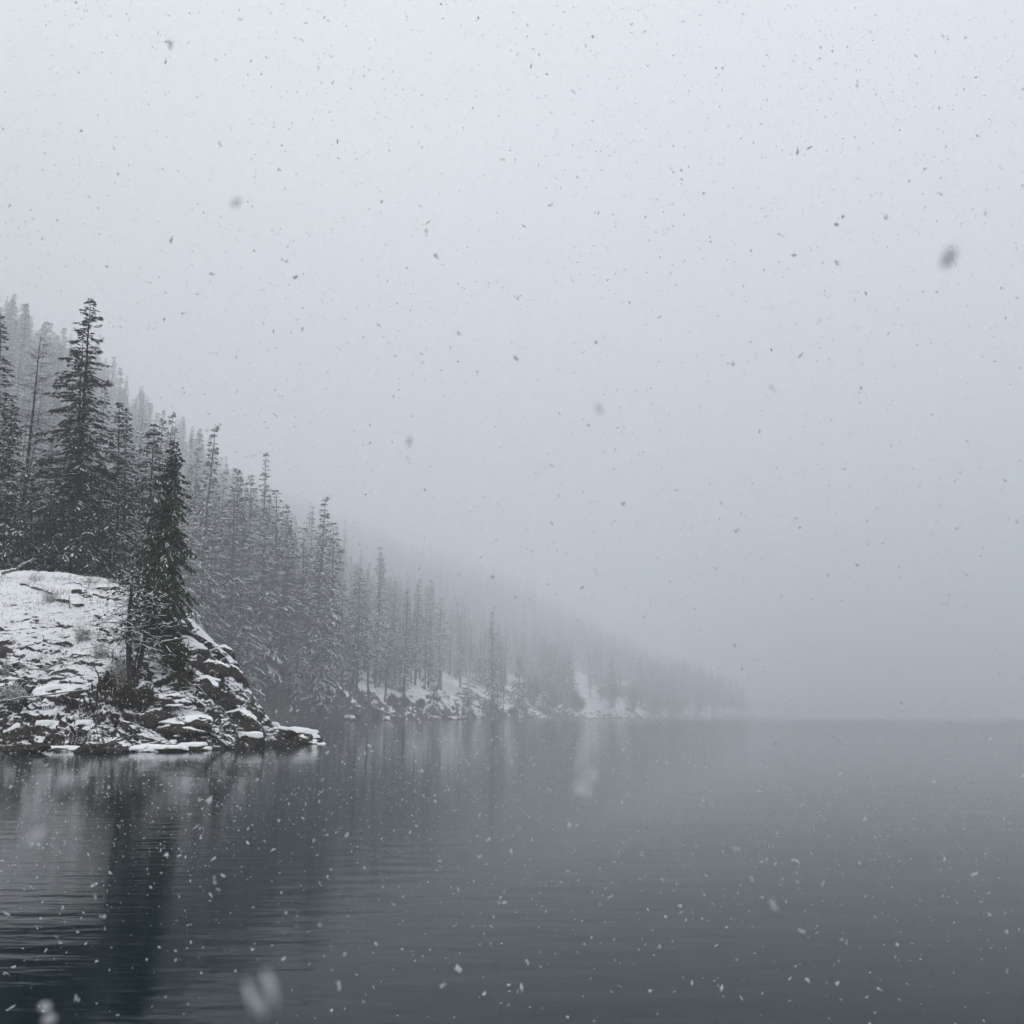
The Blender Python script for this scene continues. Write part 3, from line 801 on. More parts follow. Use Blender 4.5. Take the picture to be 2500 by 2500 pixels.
# the cove's inner shore is wooded to the water
for k in range(150):
    sq, tq = 100 + 52 * rng.random(), 0.6 + 20 * rng.random() ** 1.4
    xq, yq, zq = (float(q[0]) for q in hill_point(np.array([sq]), np.array([tq])))
    ck = (int(xq // 3.3), int(yq // 3.3), 1)
    if ck in used or (xq > -27 and yq < 66): continue
    used[ck] = 1
    kind = ("full", "slim", "full", "young", "open")[int(rng.integers(5))]
    vi = KIDX[kind][int(rng.integers(len(KIDX[kind])))]
    Ht = {"full": 22, "slim": 25, "open": 24, "young": 11}[kind] * (0.75 + 0.5 * rng.random())
    sc = Ht / VAR[vi][2]
    trees.append((xq, yq, zq - 0.3, vi, sc * (0.9 + 0.4 * rng.random()), sc, rng.random() * 6.28, tq, VAR[vi][3] * sc, Ht))
for j in order:
    cellk = (int(x_[j] // 3.6), int(y_[j] // 3.6))
    if cellk in used: continue
    used[cellk] = 1
    r = rng.random()
    kind = "full" if r < 0.34 else "slim" if r < 0.68 else "open" if r < 0.83 else "bare" if r < 0.93 else "young"
    fz = sstep(2, 26, z_[j] + 7 * rng.normal())  # higher trees take the rimed, fog-paled colours more often
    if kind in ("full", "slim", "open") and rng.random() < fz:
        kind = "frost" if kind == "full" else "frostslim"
    vi = KIDX[kind][int(rng.integers(len(KIDX[kind])))]
    Hn, Rn = VAR[vi][2], VAR[vi][3]
    Ht = {"full": 23, "slim": 25, "open": 24, "bare": 21, "young": 10, "frost": 24, "frostslim": 26}[kind] * (0.55 + 0.62 * rng.random()) * float(np.interp(y_[j], [120, 230], [0.84, 1.0]))
    sc = Ht / Hn
    ws = sc * (0.85 + 0.65 * rng.random())
    if y_[j] < 135:
        qx, qy = project(np.array([x_[j]]), np.array([y_[j]]), np.array([z_[j] + Ht]))
        lim = 1075 + 0.25 * max(0, qx[0])
        if qx[0] > -160 and qy[0] < lim:
            f_ = (CAMZ + (1750 - lim) / F * y_[j] - z_[j]) / Ht
            if f_ < 0.3: continue
            Ht *= f_; sc *= f_; ws *= min(1.0, f_ * 1.25)
    trees.append((x_[j], y_[j], z_[j] - 0.3, vi, ws, sc, rng.random() * 6.28, t_[j], Rn * ws, Ht))
# which show largest: nearest first over a coarse picture grid
G = 250
cover = np.zeros((G, G), bool)
vis = []
hx, hy = HEAD["px"], HEAD["py"]
for a_ in range(0, 700, 10):
    top = np.interp(a_ + 5, _px, _py)
    cover[int(top // 10):, a_ // 10] = True
trees.sort(key=lambda q: q[0] ** 2 + q[1] ** 2)
for k, (x, y, z, vi, ws, sc, ro, t, Rw, Ht) in enumerate(trees):
    bx, by = project(np.array([x]), np.array([y]), np.array([z])); tx, ty = project(np.array([x]), np.array([y]), np.array([z + Ht]))
    hwp = F * Rw / y
    r0_, r1_ = int(max(0, ty[0] // 10)), int(min(G - 1, by[0] // 10))
    c = 0
    if r1_ > r0_ and -hwp < bx[0] < 2500 + hwp:
        for rr_ in range(r0_, r1_ + 1):
            fr_ = (rr_ - r0_ + 0.5) / (r1_ - r0_ + 1)
            w_ = hwp * fr_ * 0.75
            c0, c1 = int(max(0, (bx[0] - w_) // 10)), int(min(G - 1, (bx[0] + w_) // 10))
            if c1 >= c0:
                row = cover[rr_, c0:c1 + 1]
                c += int((~row).sum()); row[:] = True
    vis.append(c * math.exp(-HAZE_DENSITY * math.hypot(x, y) * 0.6))
orderv = np.argsort(-np.array(vis))
single = set(int(k) for k in orderv[:262] if vis[k] > 0)
rest = []
for k, (x, y, z, vi, ws, sc, ro, t, Rw, Ht) in enumerate(trees):
    kind = VAR[vi][0]
    if k in single:
        d = math.hypot(x, y)
        if t < 16: zone, zg = "in the shoreline row", "in the shoreline row"
        elif d < 190: zone, zg = "on the near slope", "on the near slope"
        elif d < 290: zone, zg = "half way up the slope", "half way up the slope"
        else: zone, zg = "high in the fog", "high in the fog"
        bx = float(project(np.array([x]), np.array([y]), np.array([z + Ht]))[0][0])
        mark = ("behind the headland's tallest firs", "behind the dark green fir", "over the headland's sloping shoulder", "at the inner cove", "above the slanting log",
                "short of the skirted fir", "behind the skirted fir", "above the big snow slope", "towards the foggy shore end")[int(np.searchsorted([330, 480, 600, 820, 980, 1180, 1330, 1560], bx))]
        rel = sc * VAR[vi][2] / {"full": 21, "slim": 23, "open": 23, "bare": 19, "young": 9, "frost": 21, "frostslim": 23}[kind]
        size = "tall " if rel > 1.14 else "short " if rel < 0.92 else "mid-height "
        place_tree(vi, (x, y, z), (ws, sc), ro, size + KLAB[kind] + " " + zone + ", " + mark, size + KGRP[kind] + " " + zg + " " + mark, tilt=(float(rng.normal(0, 0.022)), float(rng.normal(0, 0.022))))
    else:
        rest.append((x, y, z, vi, ws, sc, ro))

# --- the rest of the forest: one mass
def build_mass(rest):
    obs = []
    me = bpy.data.meshes.new("distant_forest")
    n = len(rest)
    me.vertices.add(n)
    me.vertices.foreach_set("co", np.array([(r[0], r[1], r[2]) for r in rest], np.float32).ravel())
    a = me.attributes.new("variant", 'INT', 'POINT'); a.data.foreach_set("value", np.array([r[3] for r in rest], np.int32))
    a = me.attributes.new("size", 'FLOAT_VECTOR', 'POINT'); a.data.foreach_set("vector", np.array([(r[4], r[4], r[5]) for r in rest], np.float32).ravel())
    a = me.attributes.new("turn", 'FLOAT_VECTOR', 'POINT'); a.data.foreach_set("vector", np.array([(0, 0, r[6]) for r in rest], np.float32).ravel())
    o = link("distant_forest", me); o["kind"] = "stuff"
    o["label"] = "mass of snowy conifers fading into fog on the hillside"
    ng = bpy.data.node_groups.new("forest_scatter", 'GeometryNodeTree')
    ng.interface.new_socket("Geometry", in_out='INPUT', socket_type='NodeSocketGeometry')
    ng.interface.new_socket("Geometry", in_out='OUTPUT', socket_type='NodeSocketGeometry')
    N_ = ng.nodes; L = ng.links.new
    gi = N_.new("NodeGroupInput"); go = N_.new("NodeGroupOutput")
    jn = N_.new("GeometryNodeJoinGeometry")
    av = N_.new("GeometryNodeInputNamedAttribute"); av.data_type = 'INT'; av.inputs["Name"].default_value = "variant"
    as_ = N_.new("GeometryNodeInputNamedAttribute"); as_.data_type = 'FLOAT_VECTOR'; as_.inputs["Name"].default_value = "size"
    ar = N_.new("GeometryNodeInputNamedAttribute"); ar.data_type = 'FLOAT_VECTOR'; ar.inputs["Name"].default_value = "turn"
    for vi, (kind, ms, H, R) in enumerate(VAR):
        src = [ob for ob in bpy.data.objects if ob.type == 'MESH' and ob.data in [m for _, m in ms]]
        seen, parts = set(), []
        for ob in src:
            if ob.data.name not in seen:
                seen.add(ob.data.name); parts.append(ob)
        if not parts: continue
        jj = N_.new("GeometryNodeJoinGeometry")
        for ob in parts:
            oi = N_.new("GeometryNodeObjectInfo"); oi.transform_space = 'ORIGINAL'; oi.inputs["Object"].default_value = ob
            L(oi.outputs["Geometry"], jj.inputs[0])
        ip = N_.new("GeometryNodeInstanceOnPoints")
        cmp_ = N_.new("FunctionNodeCompare"); cmp_.data_type = 'INT'; cmp_.operation = 'EQUAL'
        L(av.outputs["Attribute"], cmp_.inputs[2]); cmp_.inputs[3].default_value = vi
        L(gi.outputs[0], ip.inputs["Points"]); L(cmp_.outputs[0], ip.inputs["Selection"])
        L(jj.outputs[0], ip.inputs["Instance"])
        L(ar.outputs["Attribute"], ip.inputs["Rotation"]); L(as_.outputs["Attribute"], ip.inputs["Scale"])
        L(ip.outputs[0], jn.inputs[0])
    L(jn.outputs[0], go.inputs[0])
    md = o.modifiers.new("scatter", 'NODES'); md.node_group = ng
build_mass(rest)
print("forest", len(trees), "single", len(single), "rest", len(rest))

# ---------------------------------------------------------------- boulders and slabs
def ico(level):
    import bmesh
    bm = bmesh.new(); bmesh.ops.create_icosphere(bm, subdivisions=level, radius=1.0)
    bm.verts.ensure_lookup_table()
    v = np.array([x.co[:] for x in bm.verts]); f = np.array([[q.index for q in p.verts] for p in bm.faces]); bm.free()
    return v, f
ICO5, ICO4, ICO3, ICO2, ICO1 = ico(5), ico(4), ico(3), ico(2), ico(1)
def boulder(name, loc, size, seed, label, group=None, rot=0.0, level=4, tilt=0.0, cap=0.04, planes=16, cat="rock", layered=0.0, snow_bias=0.0):
    """A fractured block: an icosphere cut back by random planes, roughened, with a cap of snow on its upper faces."""
    rg = np.random.default_rng(seed)
    v, f = {5: ICO5, 4: ICO4, 3: ICO3, 2: ICO2}[level]
    n = rg.normal(size=(planes, 3)); n /= np.linalg.norm(n, axis=1, keepdims=True)
    n = np.concatenate([n, [[0, 0, 1.0], [0, -1, 0.1], [0, 1, 0]]])
    d = np.r_[0.62 + 0.33 * rg.random(planes), 0.72, 0.75, 0.8]
    dot = v @ n.T
    r = np.min(np.where(dot > 0.05, d / np.maximum(dot, 0.05), 9), axis=1)
    P = v * np.minimum(r, 1.05)[:, None] * np.asarray(size) * 0.62
    sc = float(np.mean(size))
    if layered > 0:
        wz = P[:, 2] + 0.10 * size[2] * vnoise(P[:, 0] / size[0] * 4, P[:, 1] / size[0] * 4, P[:, 2] * 0, seed) + 0.12 * P[:, 0] * (rg.random() - 0.5)
        k = wz / (0.15 * size[2] + 0.02) + seed
        cut = vnoise(k, P[:, 0] / size[0] * 2.5, P[:, 1] * 0, seed + 9) + 0.45 * vnoise(k * 2.3, P[:, 0] / size[0] * 5, P[:, 1] * 0, seed + 10)
        P[:, :2] *= (1 - layered * 0.20 * np.clip(cut, -0.3, 1))[:, None]
    nn = v
    P += nn * (0.075 * sc * fbm(P[:, 0] / sc * 3.2 + seed, P[:, 1] / sc * 3.2, P[:, 2] / sc * 5, 4, seed))[:, None]
    ct, st = math.cos(tilt), math.sin(tilt)
    P = np.stack([P[:, 0] * ct + P[:, 2] * st, P[:, 1], -P[:, 0] * st + P[:, 2] * ct], -1)
    fn = np.cross(P[f[:, 1]] - P[f[:, 0]], P[f[:, 2]] - P[f[:, 0]]); fn /= np.linalg.norm(fn, axis=1, keepdims=True) + 1e-9
    nz = np.zeros(len(P)); cnt = np.zeros(len(P))
    for c in range(3):
        np.add.at(nz, f[:, c], fn[:, 2]); np.add.at(cnt, f[:, c], 1)
    nz /= np.maximum(cnt, 1)
    me = mesh_from(name, P, tris=f)
    a = me.attributes.new("snow", 'FLOAT', 'POINT')
    a.data.foreach_set("value", (0.40 - 0.07 * layered + snow_bias + 0.75 * (nz - 0.55)).astype(np.float32))
    me.materials.append(M_rock)
    o = link(name, me, None, loc); o.rotation_euler = (0, 0, rot)
    tag(o, label, cat, group)
    if cap > 0:
        w = sstep(0.45, 0.8, nz + 0.25 * vnoise(P[:, 0] / sc * 4, P[:, 1] / sc * 4, P[:, 2] / sc * 4, seed + 1))
        keep = (w[f] > 0.02).any(1)
        if keep.sum() > 8:
            C = P + np.array([0, 0, 1.0]) * (w * cap * (0.8 + 0.4 * vnoise(P[:, 0] * 3, P[:, 1] * 3, P[:, 2] * 0, seed + 2)) - 0.008)[:, None]
            ft = f[keep]; used_, inv = np.unique(ft, return_inverse=True)
            cm = mesh_from("snow_cap", C[used_], tris=inv.reshape(-1, 3), smooth=True)
            cm.materials.append(M_snow)
            link("snow_cap", cm, o)
    return o
def px_m(p, px):      # photograph pixels at a point -> metres
    return px / F * p.y
def rock_at(px, py, w, h, seed, label, dep=0.8, sink=0.25, level=4, group=None, tilt=0.0, name="boulder", off=0.0, **kw):
    p = on_head(px, py)
    W, Hh = px_m(p, w), px_m(p, h)
    loc = (p.x, p.y + W * dep * 0.28 + off, p.z + Hh * (0.5 - sink) - Hh * 0.35)
    return boulder(name, loc, (W, W * dep, Hh * 1.25), seed, label, group, level=level, tilt=tilt, **kw)

rock_at(191, 1442, 30, 19, 301, "dark squarish boulder at the start of the row of stones on the headland crest", planes=7)
rock_at(262, 1436, 52, 20, 302, "long flat-topped boulder on the crest, largest of the row, under the tallest fir", planes=9)
rock_at(248, 1452, 42, 15, 303, "low slab leaning against the foot of the long flat-topped crest boulder", tilt=0.15)
rock_at(305, 1428, 36, 14, 304, "capped flat stone at the end of the crest row beside the dark green fir")
rock_at(212, 1452, 26, 12, 305, "small broken stone between the squarish boulder and the leaning slab on the crest")
rock_at(154, 1462, 34, 11, 306, "dark low ledge stone beside the bare bush under the crest", layered=1)
rock_at(186, 1473, 34, 12, 307, "dark ledge stone below the squarish crest boulder", layered=1)
rock_at(281, 1459, 36, 10, 308, "reddish low stone in the snow short of the dark green fir")
rock_at(249, 1562, 22, 18, 309, "lone dark stone poking out of the snow beside the forked snag", planes=6, cap=0.02)
rock_at(191, 1594, 44, 11, 310, "flat dark stone half buried in the middle of the snowfield", layered=1)
rock_at(238, 1616, 46, 22, 311, "rounded dark boulder among bare twigs uphill of the curved sapling")
rock_at(20, 1668, 60, 26, 312, "dark jutting rock at the picture edge above the whitish bush", layered=1)
rock_at(158, 1690, 135, 40, 313, "long dark overhanging slab with snow on top, the biggest block of the headland face", dep=0.6, level=5, planes=10, layered=0.5, cap=0.09)
rock_at(500, 1672, 70, 46, 314, "big dark block on the steep end of the headland under the snow slope", planes=9, level=5, tilt=0.35)
rock_at(527, 1628, 56, 30, 315, "dark angular block above the big dark block, steep end of the headland", planes=8, tilt=0.3)
rock_at(566, 1642, 50, 30, 316, "dark block beside the sloping edge of the headland", planes=8, tilt=0.45)
rock_at(556, 1586, 40, 22, 317, "small dark block highest on the sloping edge of the headland", planes=8, tilt=0.45)
rock_at(400, 1706, 95, 30, 318, "wide layered block beside the brown bush at the snag's foot", layered=1, level=5)
rock_at(440, 1770, 120, 44, 319, "massive dark layered block low on the headland face", layered=1, level=5, planes=9)
rock_at(585, 1762, 95, 60, 320, "large dark sloping rock face near the tip of the headland", planes=8, level=5, tilt=0.5, cap=0.04)
rock_at(120, 1782, 84, 34, 321, "pale rounded snow-covered block above the waterline, second from the picture edge", level=5, cap=0.09, snow_bias=0.15)
rock_at(32, 1790, 64, 40, 322, "pale snow-covered block at the waterline by the picture edge", level=5, cap=0.09, snow_bias=0.12)
rock_at(205, 1778, 70, 26, 323, "flat snowy slab in the lower ledges below the long overhanging slab", layered=1, cap=0.08, snow_bias=0.1)
def shore_rock(px, py, w, h, seed, label, dep=0.6, level=4, tilt=0.0, cap=0.07, name="boulder", rise=0.25, **kw):
    """A rock standing in the water: its foot is at pixel (px, py)."""
    d = at(px, py, 1.0) - Vector((0, 0, CAMZ)); k = -CAMZ / d.z
    p = Vector((d.x * k, d.y * k, 0)); W, Hh = px_m(p, w), px_m(p, h)
    return boulder(name, (p.x, p.y + W * dep * 0.35, Hh * rise), (W, W * dep, Hh * 1.35), seed, label, None, level=level, tilt=tilt, cap=cap, **kw)
shore_rock(712, 1817, 140, 40, 331, "low whale-backed rock off the tip of the headland, lying in the water", level=5, planes=9, tilt=0.10, dep=0.45, cap=0.06)
shore_rock(662, 1814, 52, 40, 332, "heap-shaped snowy stone between the headland tip and the whale-backed rock", level=4, cap=0.08, snow_bias=0.1, rise=0.45)
shore_rock(600, 1826, 76, 34, 333, "snow-topped boulder at the waterline under the sloping rock face", level=5, cap=0.10, snow_bias=0.1)
shore_rock(545, 1828, 44, 34, 334, "narrow dark boulder at the waterline between two snowy ones")
shore_rock(470, 1833, 86, 17, 335, "flat snow-covered slab at the waterline, in the middle of the headland's foot", dep=0.5, cap=0.045, snow_bias=0.08, layered=0.6)
shore_rock(370, 1836, 130, 14, 336, "longest white slab lying along the waterline below the brown bush", dep=0.35, cap=0.05, snow_bias=0.10, level=5, layered=0.6)
shore_rock(140, 1834, 90, 12, 337, "thin white ledge at the waterline below the pale rounded block", dep=0.3, cap=0.03, snow_bias=0.1, layered=0.5)
shore_rock(60, 1838, 90, 22, 338, "dark wet rock at the waterline by the picture edge", dep=0.5, cap=0.0, snow_bias=-0.3, layered=1)
shore_rock(250, 1838, 110, 24, 339, "dark wet rock shelf at the waterline between the thin ledge and the long slab", dep=0.5, cap=0.0, snow_bias=-0.3, layered=1, level=5)

# ---------------------------------------------------------------- logs, boughs and poles
def limb(name, pts, r0, r1, mat, label, cat, snow=True, forks=(), sides=8, near=True):
    P = np.array([tuple(p) for p in pts], float)
    if near: r0, r1, forks = r0 * KN, r1 * KN, [(a_, b_, c_ * KN, d_ * KN) for a_, b_, c_, d_ in forks]
    t = np.linspace(0, 1, 15); tt = np.linspace(0, 1, len(P))
    C = np.stack([np.interp(t, tt, P[:, c]) for c in range(3)], -1)
    rg = np.random.default_rng(len(label))
    C[1:-1] += rg.normal(0, r0 * 0.35, (13, 3))
    g, sn = Geo(), Geo()
    rr = np.linspace(r0, r1, 15)
    v, q = tubes(C[None], rr[None], sides); g.add(v, q)
    runs = [(C, rr)]
    for (u, d, ln, rad) in forks:
        b = C[int(u * 14)]; d = np.array(d, float); d /= np.linalg.norm(d)
        s_ = np.linspace(0, 1, 6)[:, None]
        K = b + d * ln * s_ + rg.normal(0, 0.05, (6, 3)) * ln * s_
        kr = np.linspace(rad, rad * 0.3, 6)
        v, q = tubes(K[None], kr[None], 5); g.add(v, q); runs.append((K, kr))
    origin = C[0].copy()
    g.v = [x - origin for x in g.v]
    o = link(name, g.mesh(name, mat), None, tuple(origin)); tag(o, label, cat)
    if snow:
        for K, kr in runs:
            v, q = tubes((K + np.array([0, 0, 1.0]) * (kr * 0.55)[:, None])[None], (kr * 0.78)[None], 6); sn.add(v - origin, q)
        so = link("snow_load", sn.mesh("snow_load", M_snow, True), o)
    return o
def hp(px, py, up=0.0):
    p = on_head(px, py); p.z += up; return p
a0 = hp(4, 1404, 0.12); Yl = a0.y
limb("fallen_bough", [a0, at(40, 1390, Yl), at(82, 1364, Yl)], 0.10, 0.05, M_deadwood, "pale broken bough rising from the snow on the crest at the picture edge", "branch",
     forks=[(0.95, (0.9, 0, 0.25), 0.3, 0.03)])
limb("fallen_log", [hp(52, 1424, 0.03), hp(90, 1436, 0.04), hp(126, 1446, 0.03)], 0.055, 0.035, M_bark, "thin dark log lying in the snow below the broken bough", "log", snow=False)
a0 = hp(172, 1482, 0.0)
limb("broken_stick", [a0, at(168, 1460, a0.y + 0.05)], 0.035, 0.025, M_deadwood, "short pale stick leaning on the dark ledge stones near the crest", "branch", snow=False)
p0, p1 = hp(0, 1720, 0.10), hp(212, 1692, 0.10)
d0 = p0 + (p0 - p1) * 0.25
limb("fallen_pole", [d0, p0, (p0 + p1) / 2 + Vector((0, -0.15, 0.0)), p1], 0.045, 0.025, M_deadwood, "long thin pale pole lying below the overhanging slab", "log", snow=True)
b0 = hp(436, 1652, 0.1)
limb("fallen_branch", [b0, hp(462, 1682, 0.16), hp(488, 1690, 0.2), hp(516, 1698, 0.12)], 0.05, 0.02, M_deadwood, "twisted forked branch with snow lying below the mossy brush", "branch",
     forks=[(0.45, (0.3, -0.2, -0.9), 0.7, 0.02), (0.6, (0.9, -0.2, -0.8), 0.6, 0.02), (0.3, (0.8, -0.1, 0.25), 0.8, 0.02)])

# far shore logs
limb("leaning_log", [far(968, 1767, 0.1), far(926, 1740, 0.5), far(882, 1706, 0.3)], 0.30, 0.16, M_deadwood, "long bare log slanting from the far bank down to the water", "log", near=False)
limb("leaning_log", [far(1184, 1764, 0.1), at(1163, 1690, far(1184, 1764).y + 1.5)], 0.26, 0.12, M_deadwood, "thin dead trunk leaning on the far bank beside the slender skirted fir", "log", near=False)
limb("fallen_log", [far(1148, 1652, 0.2), far(1184, 1683, 0.25)], 0.30, 0.18, M_deadwood, "short log lying on the snow above the leaning dead trunk", "log", near=False)

# ---------------------------------------------------------------- brush
def bush(name, loc, W, H, n, mat, label, seed, twigs=3, droop=0.2, r=0.010, snow=0.0, leaves=None, group=None, cat="shrub", lean=(0, 0), flat=1.0):
    rg = np.random.default_rng(seed)
    az = rg.random(n) * 2 * math.pi; sp = rg.random(n) ** 0.7
    tip = np.stack([np.cos(az) * sp * W * 0.5, np.sin(az) * sp * W * 0.5 * flat, H * (0.45 + 0.6 * rg.random(n)) * (1 - 0.45 * sp ** 2)], -1) + np.array([lean[0], lean[1], 0])
    base_ = np.stack([np.cos(az) * W * 0.10 * rg.random(n), np.sin(az) * W * 0.1 * rg.random(n), np.full(n, -0.12)], -1)
    mid = base_ * 0.45 + tip * 0.55 + rg.normal(0, 0.07, (n, 3)) * W + np.array([0, 0, H * 0.08])
    P = np.stack([base_, (base_ + mid) / 2 + rg.normal(0, 0.03, (n, 3)) * W, mid, tip], 1)
    g, sn, lf = Geo(), Geo(), Geo()
    v, q = tubes(P, np.tile(np.array([1, 0.8, 0.55, 0.25]) * r, (n, 1)), 3); g.add(v, q)
    m = n * twigs
    i = np.repeat(np.arange(n), twigs); u = 0.35 + 0.6 * rg.random(m)
    B = np.where((u < 0.66)[:, None], P[i, 1] + (P[i, 2] - P[i, 1]) * ((u - 0.33) / 0.33)[:, None], P[i, 2] + (P[i, 3] - P[i, 2]) * ((u - 0.66) / 0.34)[:, None])
    D = rg.normal(0, 1, (m, 3)) + np.array([0, 0, 0.35 - droop]); D /= np.linalg.norm(D, axis=1, keepdims=True)
    ln = (0.12 + 0.2 * rg.random(m)) * (W + H) * 0.5
    T = np.stack([B, B + D * (ln * 0.5)[:, None] + rg.normal(0, 0.1, (m, 3)) * ln[:, None], B + D * ln[:, None]], 1)
    v, q = tubes(T, np.tile(np.array([0.55, 0.4, 0.2]) * r, (m, 1)), 3); g.add(v, q)
    if snow > 0:
        k = rg.random(m) < snow
        v, q = tubes(T[k] + np.array([0, 0, r * 0.8]), np.full((k.sum(), 3), r * 0.75), 3); sn.add(v, q)
    if leaves is not None:
        k = 3
        PB = np.repeat(B, k, 0) + rg.normal(0, 0.06, (m * k, 3)) * W
        DD = rg.normal(0, 1, (m * k, 3)) + np.array([0, 0, 0.2]); DD /= np.linalg.norm(DD, axis=1, keepdims=True)
        KV = kites(PB, DD, leaves * (0.6 + 0.8 * rg.random(m * k)), np.full(m * k, leaves * 0.16), rg.normal(0, 1, m * k), np.full(m * k, 0.1))
        lf.add(KV, np.arange(len(KV) * 4).reshape(-1, 4))
    e = tree_root(name, loc, label, cat, group)
    link("stems", g.mesh("stems", mat), e)["kind"] = "stuff"
    if lf.n: link("foliage", lf.mesh("foliage", mat), e)["kind"] = "stuff"
    if sn.n: link("snow_load", sn.mesh("snow_load", M_snow), e)["kind"] = "stuff"
    return e
def bush_at(px, py, w, h, n, mat, label, seed, **kw):
    p = on_head(px, py)
    return bush(kw.pop("name", "shrub"), p + Vector((0, 0.1, -0.03)), px_m(p, w), px_m(p, h), n, mat, label, seed, **kw)
M_moss = simple_mat("mossy_brush", (0.024, 0.022, 0.009), (0.062, 0.052, 0.022), 2.0, 0.95)
bush_at(378, 1535, 75, 85, 60, M_moss, "dark mossy brush right under the dark green fir, highest clump of the strip", 401, leaves=0.16, twigs=8, name="evergreen_shrub")
bush_at(402, 1580, 80, 80, 60, M_moss, "dark mossy brush clump in the middle of the strip below the dark green fir", 402, leaves=0.16, twigs=8, name="evergreen_shrub")
bush_at(428, 1628, 80, 75, 60, M_moss, "brown-green brush clump lower in the strip below the dark green fir", 403, leaves=0.15, twigs=8, name="evergreen_shrub")
bush_at(448, 1668, 62, 62, 50, M_brush, "brown brush at the bottom of the mossy strip beside the twisted branch", 404, leaves=0.14, twigs=7, name="evergreen_shrub")
bush_at(350, 1500, 70, 70, 50, M_moss, "dark brush clump between the forked snag and the dark green fir", 405, leaves=0.16, twigs=7, name="evergreen_shrub")
bush_at(305, 1722, 70, 66, 60, M_brush, "dense brown bush at the foot of the forked snag", 406, leaves=0.13, twigs=8, name="evergreen_shrub")
bush_at(350, 1722, 66, 54, 50, M_brush, "brown bush close beside the one at the forked snag's foot, nearer the layered block", 407, leaves=0.13, twigs=8, name="evergreen_shrub")
bush_at(262, 1672, 60, 44, 40, M_moss, "low dark green bush uphill of the curved sapling", 408, leaves=0.13, twigs=6, name="evergreen_shrub")
bush_at(30, 1706, 84, 48, 90, M_twig, "whitish bare bush under the overhanging slab at the picture edge", 410, twigs=7, r=0.007, snow=0.5)
bush_at(195, 1565, 56, 72, 40, M_twig, "pale feathery bare shrub in the snowfield above the lone dark stone", 411, twigs=5, r=0.0055, snow=0.3)
bush_at(240, 1606, 60, 60, 40, M_twig, "bare grey shrub with long arching twigs beside the lone dark stone", 412, twigs=5, r=0.0063, snow=0.4)
bush_at(285, 1672, 66, 100, 55, M_twig, "tall grey bare shrub standing close beside the forked snag's trunk", 413, twigs=6, r=0.0063, snow=0.35)
bush_at(122, 1468, 50, 46, 50, M_twig, "round bare bush beside the dark ledge stones under the crest", 414, twigs=5, r=0.0063, snow=0.3)
bush_at(8, 1650, 30, 60, 22, M_twig, "upright bare saplings at the picture edge above the dark jutting rock", 415, twigs=4, r=0.008, snow=0.2)
bush_at(92, 1414, 60, 26, 40, M_twig, "low dry bush on the crest beside the broken bough", 416, twigs=5, r=0.0055, snow=0.2)
bush_at(215, 1420, 70, 22, 40, M_twig, "low dry bush on the crest in front of the tallest fir", 417, twigs=5, r=0.0055, snow=0.2)
# curved sapling
p = on_head(240, 1702)
limb("curved_sapling", [p, at(237, 1684, p.y), at(243, 1664, p.y), at(236, 1640, p.y), at(226, 1618, p.y)], 0.05, 0.015, M_bark, "small curved dark sapling standing alone in the snow beside the overhanging slab", "tree", snow=False,
     forks=[(0.55, (0.5, 0, -0.8), 0.7, 0.015), (0.75, (-0.7, 0, 0.5), 0.5, 0.012), (0.4, (0.7, 0, 0.6), 0.5, 0.012)])

# ---------------------------------------------------------------- the forked snag
p = on_head(318, 1688)
root = tree_root("forked_snag", p + Vector((0, 0.1, -0.1)), "half-dead forked tree with two dark trunks and twiggy snow-lined branches on the rock face", "tree")
Ys = p.y + 0.1
def stem_to(px, py): q = at(px, py, Ys); return (q.x - p.x, q.z - p.z)
for si, ((tx, ty), sd_, rr0, asy) in enumerate([((326, 1386), 501, 0.17, (math.pi, 0.25)), ((368, 1440), 502, 0.12, (0.0, 0.3))]):
    lx, hz = stem_to(tx, ty)
    for nd, kw in ((False, dict(base=0.42, nb=75, spr=12.0, kl=0.34, kw=0.008, snow=0.42)), (True, dict(base=0.48, nb=50, spr=4.0, kl=0.2, kw=0.035, snow=0.25, subs=2, snow_h=0.03))):
        gt, gf, gs = conifer(sd_, hz, 1.15 * KN, lean=(lx, 0), bend=-0.10 if si == 0 else 0.05, droop=0.25, top_up=0.3, ragged=0.6, prof=0.45, hang=0.3, r0=rr0 * KN, needles=nd, asym=asy, wild=0.30, **kw)
        if not nd: link("trunk", gt.mesh("trunk", M_bark), root)
        if gf.n: link("crown", gf.mesh("crown", M_needle_dark), root)["kind"] = "stuff"
        if gs.n: link("snow_load", gs.mesh("snow_load", M_snow), root)["kind"] = "stuff"
g = Geo()
for k, (px, py, qx, qy, r) in enumerate([(318, 1600, 296, 1545, 0.035), (306, 1566, 288, 1576, 0.02), (318, 1590, 290, 1598, 0.02), (300, 1548, 262, 1580, 0.018), (322, 1640, 352, 1560, 0.05), (322, 1530, 362, 1512, 0.02), (320, 1536, 275, 1522, 0.02)]):
    A, B = at(px, py, Ys), at(qx, qy, Ys - 0.4)
    s_ = np.linspace(0, 1, 6)[:, None]
    K = np.array(A) * (1 - s_) + np.array(B) * s_; K[:, 2] += 0.12 * np.sin(s_[:, 0] * math.pi)
    r *= KN
    v, q = tubes((K - np.array(root.location))[None], np.linspace(r, r * 0.35, 6)[None], 5); g.add(v, q)
link("bough", g.mesh("bough", M_bark), root)["kind"] = "stuff"

